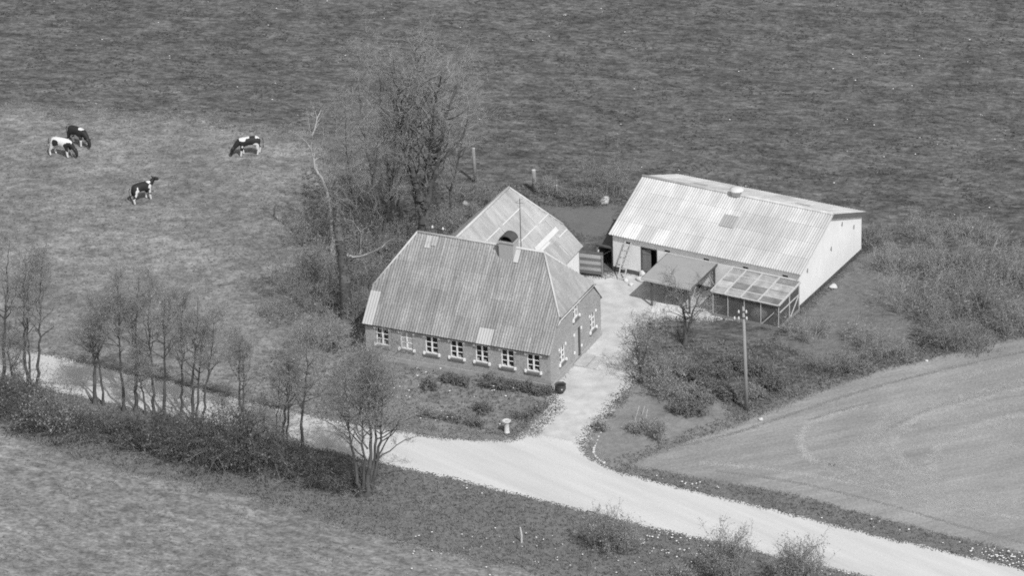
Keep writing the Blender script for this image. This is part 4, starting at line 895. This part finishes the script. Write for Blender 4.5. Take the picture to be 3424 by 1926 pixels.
# scrub left of and behind the house
TH = [((748, 735), 2.6, 2.0, 3.0, 1.0, M_twig, M_leafd, "dark round thicket farthest left beside the meadow"),
      ((800, 790), 2.3, 1.8, 2.6, .7, M_twig, M_leafd, "dense scrub bush below the dark round thicket"),
      ((825, 690), 2.2, 1.8, 3.2, .4, M_twigl, M_leaf, "twiggy bush behind the broken trunk, on its left"),
      ((905, 740), 2.4, 1.8, 3.2, .5, M_twig, M_leafd, "dark bush between the broken trunk and the house roof"),
      ((845, 870), 2.0, 1.6, 2.4, .6, M_twigl, M_leaf, "pale leafy bush at the foot of the broken trunk"),
      ((805, 860), 1.7, 1.4, 1.8, .6, M_twigl, M_leaf, "low bush left of the broken trunk's foot"),
      ((905, 800), 1.6, 1.5, 2.6, .5, M_twig, M_leafd, "dark bush hard against the house's left gable"),
      ((960, 670), 2.4, 1.8, 2.8, .4, M_twig, M_leaf, "scrub bush under the pale willows"),
      ((1030, 640), 2.2, 1.6, 2.4, .5, M_twig, M_leafd, "scrub bush behind the house's left roof end"),
      ((900, 620), 2.3, 1.8, 2.6, .3, M_twigl, M_leaf, "pale scrub bush at the foot of the dead tree's right side"),
      ((770, 610), 2.6, 1.8, 2.4, .35, M_twigl, M_leaf, "pale low scrub left of the dead tree"),
      ((1110, 580), 1.9, 1.5, 1.8, .5, M_twig, M_leaf, "bush between the ivy-clad tree and the wing roof"),
      ((1205, 520), 1.9, 1.4, 1.7, .5, M_twig, M_leafd, "dark bush below the taller fence post"),
      ((1160, 560), 1.8, 1.3, 1.3, .5, M_twig, M_leaf, "low bush left of the wing roof's edge"),
      ((1455, 512), .9, .7, .9, 1.0, M_twig, M_leafd, "small dark bush at the back of the vegetable plot"),
      ((1500, 516), .8, .6, .6, .8, M_twig, M_leafd, "very low dark bush between the plot and the stone heap"),
      ((1530, 492), 2.7, 1.6, 2.8, .25, M_twig, M_leaf, "thin bare bush behind the barn's left end"),
      ((1385, 490), 1.6, .9, 1.0, .3, M_twigl, M_leaf, "pale dry weeds around the shorter post"),
      ((700, 800), 1.8, 1.4, 1.1, .5, M_twig, M_leaf, "low scrub at the meadow edge under the thicket")]
for i, (b, rx, ry, h, lf_, cm_, lm_, lab) in enumerate(TH):
    bush("shrub", lab, b, rx, ry, h, 200+i, "shrub", "shrubs around the farmhouse", stems=12+8*rx, tw=3, twl=.7, lf=lf_*.55, leaf=.06, cm=cm_, lm=lm_)
# dark undergrowth beneath the alders
UG = [(-30, 1030, 2.4, 2.2), (35, 1050, 2.3, 2.4), (95, 1075, 2.0, 2.0), (145, 1085, 2.3, 2.6), (210, 1105, 2.0, 2.0), (270, 1105, 2.0, 1.6), (330, 1118, 2.0, 1.7), (385, 1135, 2.2, 1.9), (440, 1152, 2.4, 2.6), (505, 1165, 2.3, 2.8), (560, 1180, 2.6, 3.4), (615, 1185, 2.5, 3.5), (668, 1192, 2.0, 2.8), (722, 1198, 1.9, 1.9), (775, 1208, 1.8, 1.4), (830, 1215, 1.9, 1.3), (885, 1240, 1.6, 1.1), (430, 1112, 1.7, 2.0), (490, 1126, 1.8, 2.4), (548, 1138, 2.0, 2.7), (605, 1150, 2.2, 3.3), (655, 1158, 2.0, 3.2), (705, 1168, 1.4, 1.9), (60, 1010, 1.6, 1.5)]
for i, (x, y, r_, h) in enumerate(UG):
    lab = ("dark bramble thicket at the left picture edge under the alders", "dark tangled thicket under the leftmost alder", "dark thicket under the paired straight alders", "rounded thicket with pale leaves between the third and fourth alders", "dark thicket at the foot of the stout bushy alder", "low thicket before the sixth alder", "low dark thicket below the forked alder", "dark thicket below the bowed alder", "thicket with pale dead stems below the straight tenth alder", "thicket below the twin-stemmed alder, stems leaning", "tall dark thicket below the right-leaning alder", "tallest dark thicket under the pair of thin close stems", "dark thicket just right of the tallest one by the road", "low thicket below the leaning alder pair", "low thicket under the single straight trunk", "low scrub left of the multi-stemmed tree's foot", "low scrub at the multi-stemmed tree's foot", "brush on the road edge around the straight tenth alder", "brush on the road edge around the slim wavy alder", "brush on the road edge around the twin-stemmed alder", "tall brush overlapping the road around the thin close stems", "tall brush overlapping the road right of the thin close stems", "small brush on the road edge before the leaning pair", "low brush on the road edge at the two leftmost alders")[i]
    bush("thicket", lab, (x, y), r_, 1.5 if i < 17 else 1.1, h*(.85, 1.25, 1.0, 1.4)[i % 4], 300+i, "thicket", "undergrowth beneath the alders", stems=26, tw=4, twl=.65, lf=.8 if i == 3 else .42, leaf=.065, cm=M_twigd, lm=M_leaf if i == 3 else M_brl, canes=5)
# bushes at the bottom right and along the ditch
BB = [((1535, 1385), 2.2, 1.2, 2.3, .6, "wide bush with thin upright shoots, leftmost of three at the bottom road edge"), ((1828, 1462), 1.8, 1.2, 3.2, .6, "middle bush of three at the bottom road edge"), ((2016, 1478), 1.7, 1.2, 3.0, .5, "right bush of three at the bottom road edge, sparse on top"),
      ((1700, 1470), 1.2, .9, .8, .7, "low dark weeds left of the middle bottom bush")]
for i, (b, rx, ry, h, lf_, lab) in enumerate(BB):
    bush("bush", lab, b, rx, ry, h, 340+i, "bush", "bushes on the near road edge", stems=62, tw=4, twl=.45, lf=lf_*.7, leaf=.055, up=.14, wig=.14)
OR = [((2288, 775), 2.7, 2.4, 3.6, .35, "spreading bare fruit tree bush in the middle of the orchard"), ((2395, 880), 2.3, 1.6, 2.6, .6, "dark leafy bush at the ditch corner on the far right"), ((2480, 800), 2.6, 2.0, 3.0, .5, "dense bush at the right, above the field corner"), ((2550, 840), 2.0, 1.6, 2.2, .5, "bush at the right picture edge above the field"),
      ((2225, 905), 2.2, 1.2, 2.0, .45, "dark bush on the ditch below the barn lawn"), ((2110, 930), 2.2, 1.0, 1.5, .6, "leafy ditch bush right of the telephone pole"), ((2035, 850), 1.9, 1.4, 1.5, .3, "thin bare bush in front of the netting run"), ((2200, 620), 1.3, 1.0, 1.2, .7, "dark bush beyond the barn's far gable corner"),
      ((2390, 690), 2.6, 2.0, 2.8, .25, "pale bare fruit bush at the back of the orchard"), ((2500, 700), 2.6, 2.0, 2.8, .25, "bare fruit bush at the back right of the orchard"), ((2250, 690), 2.0, 1.6, 2.2, .25, "bare fruit bush closest to the barn gable"), ((2450, 885), 1.6, 1.0, 1.3, .6, "low ditch bush right of the dark leafy one"), ((2330, 800), 1.8, 1.4, 2.0, .4, "scrub bush below the spreading fruit tree bush"), ((2170, 860), 1.4, 1.1, 1.2, .3, "sparse bush on the lawn edge above the ditch"), ((2560, 720), 2.2, 2.0, 2.6, .35, "scrub bush at the right edge behind the orchard bushes"), ((2330, 600), 2.4, 1.6, 1.6, .3, "low scrub far behind the orchard, right of the barn"), ((2460, 610), 2.4, 1.6, 1.5, .3, "low scrub at the back of the orchard, farthest right"), ((2430, 760), 2.2, 1.8, 2.6, .4, "bush between the spreading fruit tree bush and the right edge"), ((2340, 690), 1.8, 1.5, 2.0, .3, "bare bush behind the spreading fruit tree bush")]
for i, (b, rx, ry, h, lf_, lab) in enumerate(OR):
    bush("shrub", lab, b, rx, ry, h, 360+i, "shrub", "orchard and ditch shrubs", stems=15+7*rx, tw=3, twl=.7, lf=lf_*.6, leaf=.06, cm=M_twigl if lf_ < .4 else M_twig, lm=M_leaf if lf_ < .55 else M_leafd)
# garden trees right of the drive
tree("fruit_tree", "forked bare fruit tree standing before the sunlit patch of ground", (1723, 868), [[(1723, 868), (1722, 830), (1722, 800), (1715, 765), (1700, 720)], [(1723, 835), (1738, 790), (1758, 755), (1770, 720)]], 170, r=.15, limbs=16, t0=.35, ln=1.7, tw=4, twl=.6, lf=.2, leaf=.045)
tree("fruit_tree", "leaning bare fruit tree at the driveway's right edge", (1612, 965), [[(1612, 965), (1612, 915), (1605, 870), (1590, 835)], [(1613, 920), (1630, 860), (1650, 820)]], 171, r=.11, limbs=17, t0=.25, ln=1.9, tw=4, twl=.6, lf=.35, leaf=.05)
GB = [((1640, 970), 1.6, 1.2, 1.9, .5), ((1690, 1000), 1.6, 1.1, 1.6, .5), ((1740, 1020), 1.3, .9, 1.2, .6), ((1700, 940), 1.5, 1.1, 1.3, .4), ((1760, 960), .9, .7, .9, .7), ((1780, 985), .7, .6, .8, .8), ((1765, 1010), .7, .55, .75, .8), ((1830, 1000), .7, .6, .7, .8), ((1890, 940), 1.3, .6, .9, .9), ((1845, 925), 1.2, .5, .7, .8), ((1810, 945), .8, .6, .7, .7), ((1945, 975), .75, .65, .85, .9), ((1900, 1000), .8, .6, .6, .6), ((1725, 1042), 1.3, .6, .8, .7), ((1640, 1085), .8, .5, .7, .5), ((1600, 1085), .6, .5, .5, .6), ((1658, 1110), .4, .3, 1.4, .3), ((1512, 1085), .35, .3, .6, .5)]
GL_ = ["twiggy bush at the foot of the leaning fruit tree", "dense bush right of the leaning fruit tree's foot", "bush nearest the field in the middle of the garden", "thin bush in front of the forked fruit tree", "dark rounded bush beside the white rock", "rounded bush among the garden clumps, second of the cluster", "lower rounded bush of the garden cluster", "small bush just left of the telephone pole", "dark low hedge running behind the telephone pole", "dark hedge strip above the garden bushes", "small bush under the white rock on the bank", "clipped rounded bush right of the telephone pole", "low bush at the telephone pole's foot", "low dark bushes at the garden's lower edge", "low plants above the white stone by the drive", "plants behind the white stone near the stakes", "thin upright sapling in the corner lawn", "small plant at the head of the edging stones"]
for i, ((b, rx, ry, h, lf_), lab) in enumerate(zip(GB, GL_)):
    bush("garden_bush", lab, b, rx, ry, h, 400+i, "bush", "bushes in the garden right of the drive", stems=(30 if lf_ > .65 else 14)+14*rx, tw=4 if lf_ > .65 else 3, twl=.3, lf=lf_*1.2, leaf=.055, cm=M_twig, lm=M_leafd if lf_ > .65 else M_leaf)
# flower bed along the house front
FB = [((1233, 972), .75, .6, .85), ((1262, 977), .6, .5, .6), ((1292, 980), .5, .45, .55), ((1315, 982), .4, .4, .5), ((1333, 985), .35, .35, .6), ((1355, 991), .55, .45, .5), ((1374, 991), .4, .35, .4), ((1080, 980), .42, .4, .75), ((1214, 1038), .5, .45, .8), ((1130, 960), .6, .5, .5), ((1160, 968), .6, .5, .5)]
FL = ["largest bush of the row under the front windows", "second bush from the left in the row under the windows", "round bush below the second last window", "small round bush right of the round one under the windows", "small pointed bush in the row under the windows", "wide low bush near the house corner", "last low bush at the house corner by the planter", "small dark upright bush in the garden's left half", "small dark bush in the middle of the front garden", "low bush under the third window", "low bush under the fourth window"]
for i, ((b, rx, ry, h), lab) in enumerate(zip(FB, FL)):
    bush("garden_bush", lab, b, rx, ry, h, 430+i, "bush", "bushes in the front garden", stems=26, tw=3, twl=.22, lf=.9, leaf=.05, lm=M_leafd)
def hedge(pts, wd, h, seed, label):
    P = GP(pts); c = P.mean(0); t = thing("hedge", (c[0], c[1], 0), label, "hedge", "low garden hedges"); p = Plant(seed); rg = p.rng
    for a, b in zip(P, P[1:]):
        n = int(np.linalg.norm(b-a)*26)
        for _ in range(n):
            f = a+(b-a)*rg.random()-c; p.limb((f[0]+rg.normal()*wd*.3, f[1]+rg.normal()*wd*.3, 0), (rg.normal()*.3, rg.normal()*.3, 1), h*rg.uniform(.6, 1.1), .012, 0, .05, .2, 2, .25, 3, .8)
    p.merge(); p.finish(t, M_bark, M_twig, M_leafd, .05, tn="stem", cn="branches")
hedge([(1050, 1045), (1095, 1052), (1150, 1063), (1215, 1078)], .5, .65, 450, "long low hedge along the road side of the front garden")
hedge([(1288, 1050), (1318, 1056), (1345, 1040), (1368, 1030)], .45, .5, 451, "short low hedge at the driveway side of the front garden")

# ------------------------------------------------------------------ grass, weeds and flowers (uncountable)
def tufts(name, label, polys, dens, hgt, m, seed, blades=3, excl=(), wid=.035, lean=.5, clump=None):
    rg = np.random.default_rng(seed); pts = []
    for q in polys:
        lo, hi = q.min(0), q.max(0); n = int(dens*(hi-lo).prod()); P = lo+rg.random((n, 2))*(hi-lo); pts.append(P[in_poly(P, q)])
    P = np.concatenate(pts)
    for q in excl:
        if q is P_road or q is P_drive: P = P[sdist(P, q) < -.9*rg.random(len(P))]
        else: P = P[~in_poly(P, q)]
    if clump:                                             # patchy growth
        f = np.sin(P[:, 0]*clump+1.3*np.sin(P[:, 1]*clump*.7))+np.sin(P[:, 1]*clump*1.3+2*np.sin(P[:, 0]*clump*.45)); P = P[f+rg.normal(size=len(P))*.7 > .3]
    P = np.repeat(P, blades, 0); m_ = len(P); a = rg.uniform(0, 2*math.pi, m_); h = hgt*rg.uniform(.5, 1.3, m_); r = rg.random(m_)*.06
    bx = P[:, 0]+np.cos(a)*r; by = P[:, 1]+np.sin(a)*r; w_ = wid*rg.uniform(.6, 1.4, m_); t2 = a+rg.normal(size=m_)*.5
    v = np.stack([np.stack([bx-np.sin(a)*w_, by+np.cos(a)*w_, np.zeros(m_)], 1), np.stack([bx+np.sin(a)*w_, by-np.cos(a)*w_, np.zeros(m_)], 1), np.stack([bx+np.cos(t2)*h*lean, by+np.sin(t2)*h*lean, h], 1)], 1).reshape(-1, 3)
    me = fast_mesh(name, v, np.arange(m_*3).reshape(m_, 3), rg.random(m_))
    return tag(link(name, me, m), label, "grass", None, 'stuff')
VIEW = GP([(-120, -60), (2700, -60), (2700, 1540), (-120, 1540)])
HOUSEP = np.array([(-13.6, -.3), (.3, -.3), (.3, 8.6), (-4.3, 8.6), (-4.3, 15.8), (-13.6, 15.8)])
BARNP = np.array([BT(-14.4, -4.2)[:2], BT(.3, -3.6)[:2], BT(.3, 10.2)[:2], BT(-14.4, 10.2)[:2]])
EX = [P_road, P_drive, P_field, HOUSEP, BARNP]
FARP = GP([(-120, -60), (2700, -60), (2700, 700), (2200, 600), (1500, 520), (1250, 440), (850, 330), (560, 285), (300, 270), (-120, 225)])
tufts("pasture_grass", "coarse dark tussocky grass of the far pasture", [FARP], 7, .085, M_grass, 1, 3, EX, wid=.06, lean=1.6, clump=.9)
tufts("meadow_grass", "short grazed grass of the cow meadow", [P_meadow], 6, .06, M_grassl, 2, 3, EX, wid=.05, lean=1.6)
tufts("foreground_grass", "rough grass of the near meadow at the lower left", [P_fore], 9, .07, M_grassl, 3, 3, EX, wid=.045, lean=1.6, clump=1.1)
tufts("verge_grass", "tall dark verge grass and weeds along the road and ditch", [P_vergeN, P_vergeR], 26, .16, M_grassv, 4, 3, EX, wid=.035, lean=.8)
GARD = GP([(880, 880), (1390, 985), (1420, 1000), (1290, 1105), (1200, 1095), (820, 1050), (700, 1010), (640, 930), (780, 800)])
SCR = GP([(1590, 850), (1900, 860), (2150, 760), (2330, 640), (2700, 640), (2700, 800), (2400, 890), (2000, 1000), (1850, 1060), (1660, 1130), (1540, 1160), (1480, 1120)])
BACK = GP([(760, 420), (1100, 470), (1350, 460), (1560, 505), (1400, 560), (1200, 560), (900, 860), (760, 800)])
tufts("garden_weeds", "grass, weeds and herbs of the gardens around the house", [GARD, SCR, BACK], 16, .14, M_grassl, 5, 3, EX+[P_orch, P_corner, P_strip, P_plot], wid=.05, lean=.6)
tufts("garden_undergrowth", "darker leafy herbs of the gardens and scrub", [GARD, SCR, BACK], 6, .17, M_grassv, 6, 4, EX+[P_orch, P_corner, P_strip, P_plot], wid=.05, lean=.6, clump=1.6)
def flowers(name, label, poly, n, seed, excl=(), s=.045, hgt=.22, clump=None):
    rg = np.random.default_rng(seed); lo, hi = poly.min(0), poly.max(0); P = lo+rg.random((n*4, 2))*(hi-lo); P = P[in_poly(P, poly)]
    for q in excl: P = P[~in_poly(P, q)]
    if clump:
        f = np.sin(P[:, 0]*clump+1.3*np.sin(P[:, 1]*clump*.7))+np.sin(P[:, 1]*clump*1.3+2*np.sin(P[:, 0]*clump*.45)); P = P[f+rg.normal(size=len(P))*.5 > .8]
    P = P[:n]; C = np.column_stack([P, hgt*rg.uniform(.5, 1.3, len(P))]); k = len(C); r = s*rg.uniform(.6, 1.5, (k, 1))
    dirs = np.array([(1, 0, .2), (0, 1, .2), (-1, 0, .2), (0, -1, .2), (0, 0, .6)])
    v = np.stack([C+d*r for d in dirs], 1).reshape(-1, 3); b = np.arange(k)[:, None]*5
    f = np.concatenate([b+np.array([[i, (i+1) % 4, 4]]) for i in range(4)])
    return tag(link(name, fast_mesh(name, v, f), M_flower), label, "flowers", None, 'stuff')
FLR = GP([(1560, 1175), (1700, 1215), (1960, 1255), (2200, 1318), (2400, 1368), (2700, 1425), (2700, 1465), (2400, 1395), (2200, 1345), (1960, 1285), (1700, 1225)])
FLN = GP([(1150, 1215), (1350, 1265), (1600, 1328), (2060, 1432), (2400, 1512), (2300, 1540), (1900, 1480), (1500, 1350), (1200, 1260)])
flowers("verge_flowers", "small white flowers scattered in the far road verge", FLR, 420, 1, [P_road], .055, .25, clump=.55)
flowers("near_verge_flowers", "small white flowers in the near road verge", FLN, 220, 2, [P_road], .05, .22, clump=.5)
flowers("meadow_flowers", "scattered white flowers in the near meadow corner", GP([(1050, 1330), (1600, 1330), (1900, 1500), (1000, 1500)]), 90, 3, [P_road], .045, .15)
flowers("pasture_flowers", "tiny pale flowers dotted over the far pasture", FARP, 130, 4, EX, .05, .12)
flowers("garden_flowers", "white flowers of the front garden", P_front, 70, 5, EX, .06, .3, clump=1.2)
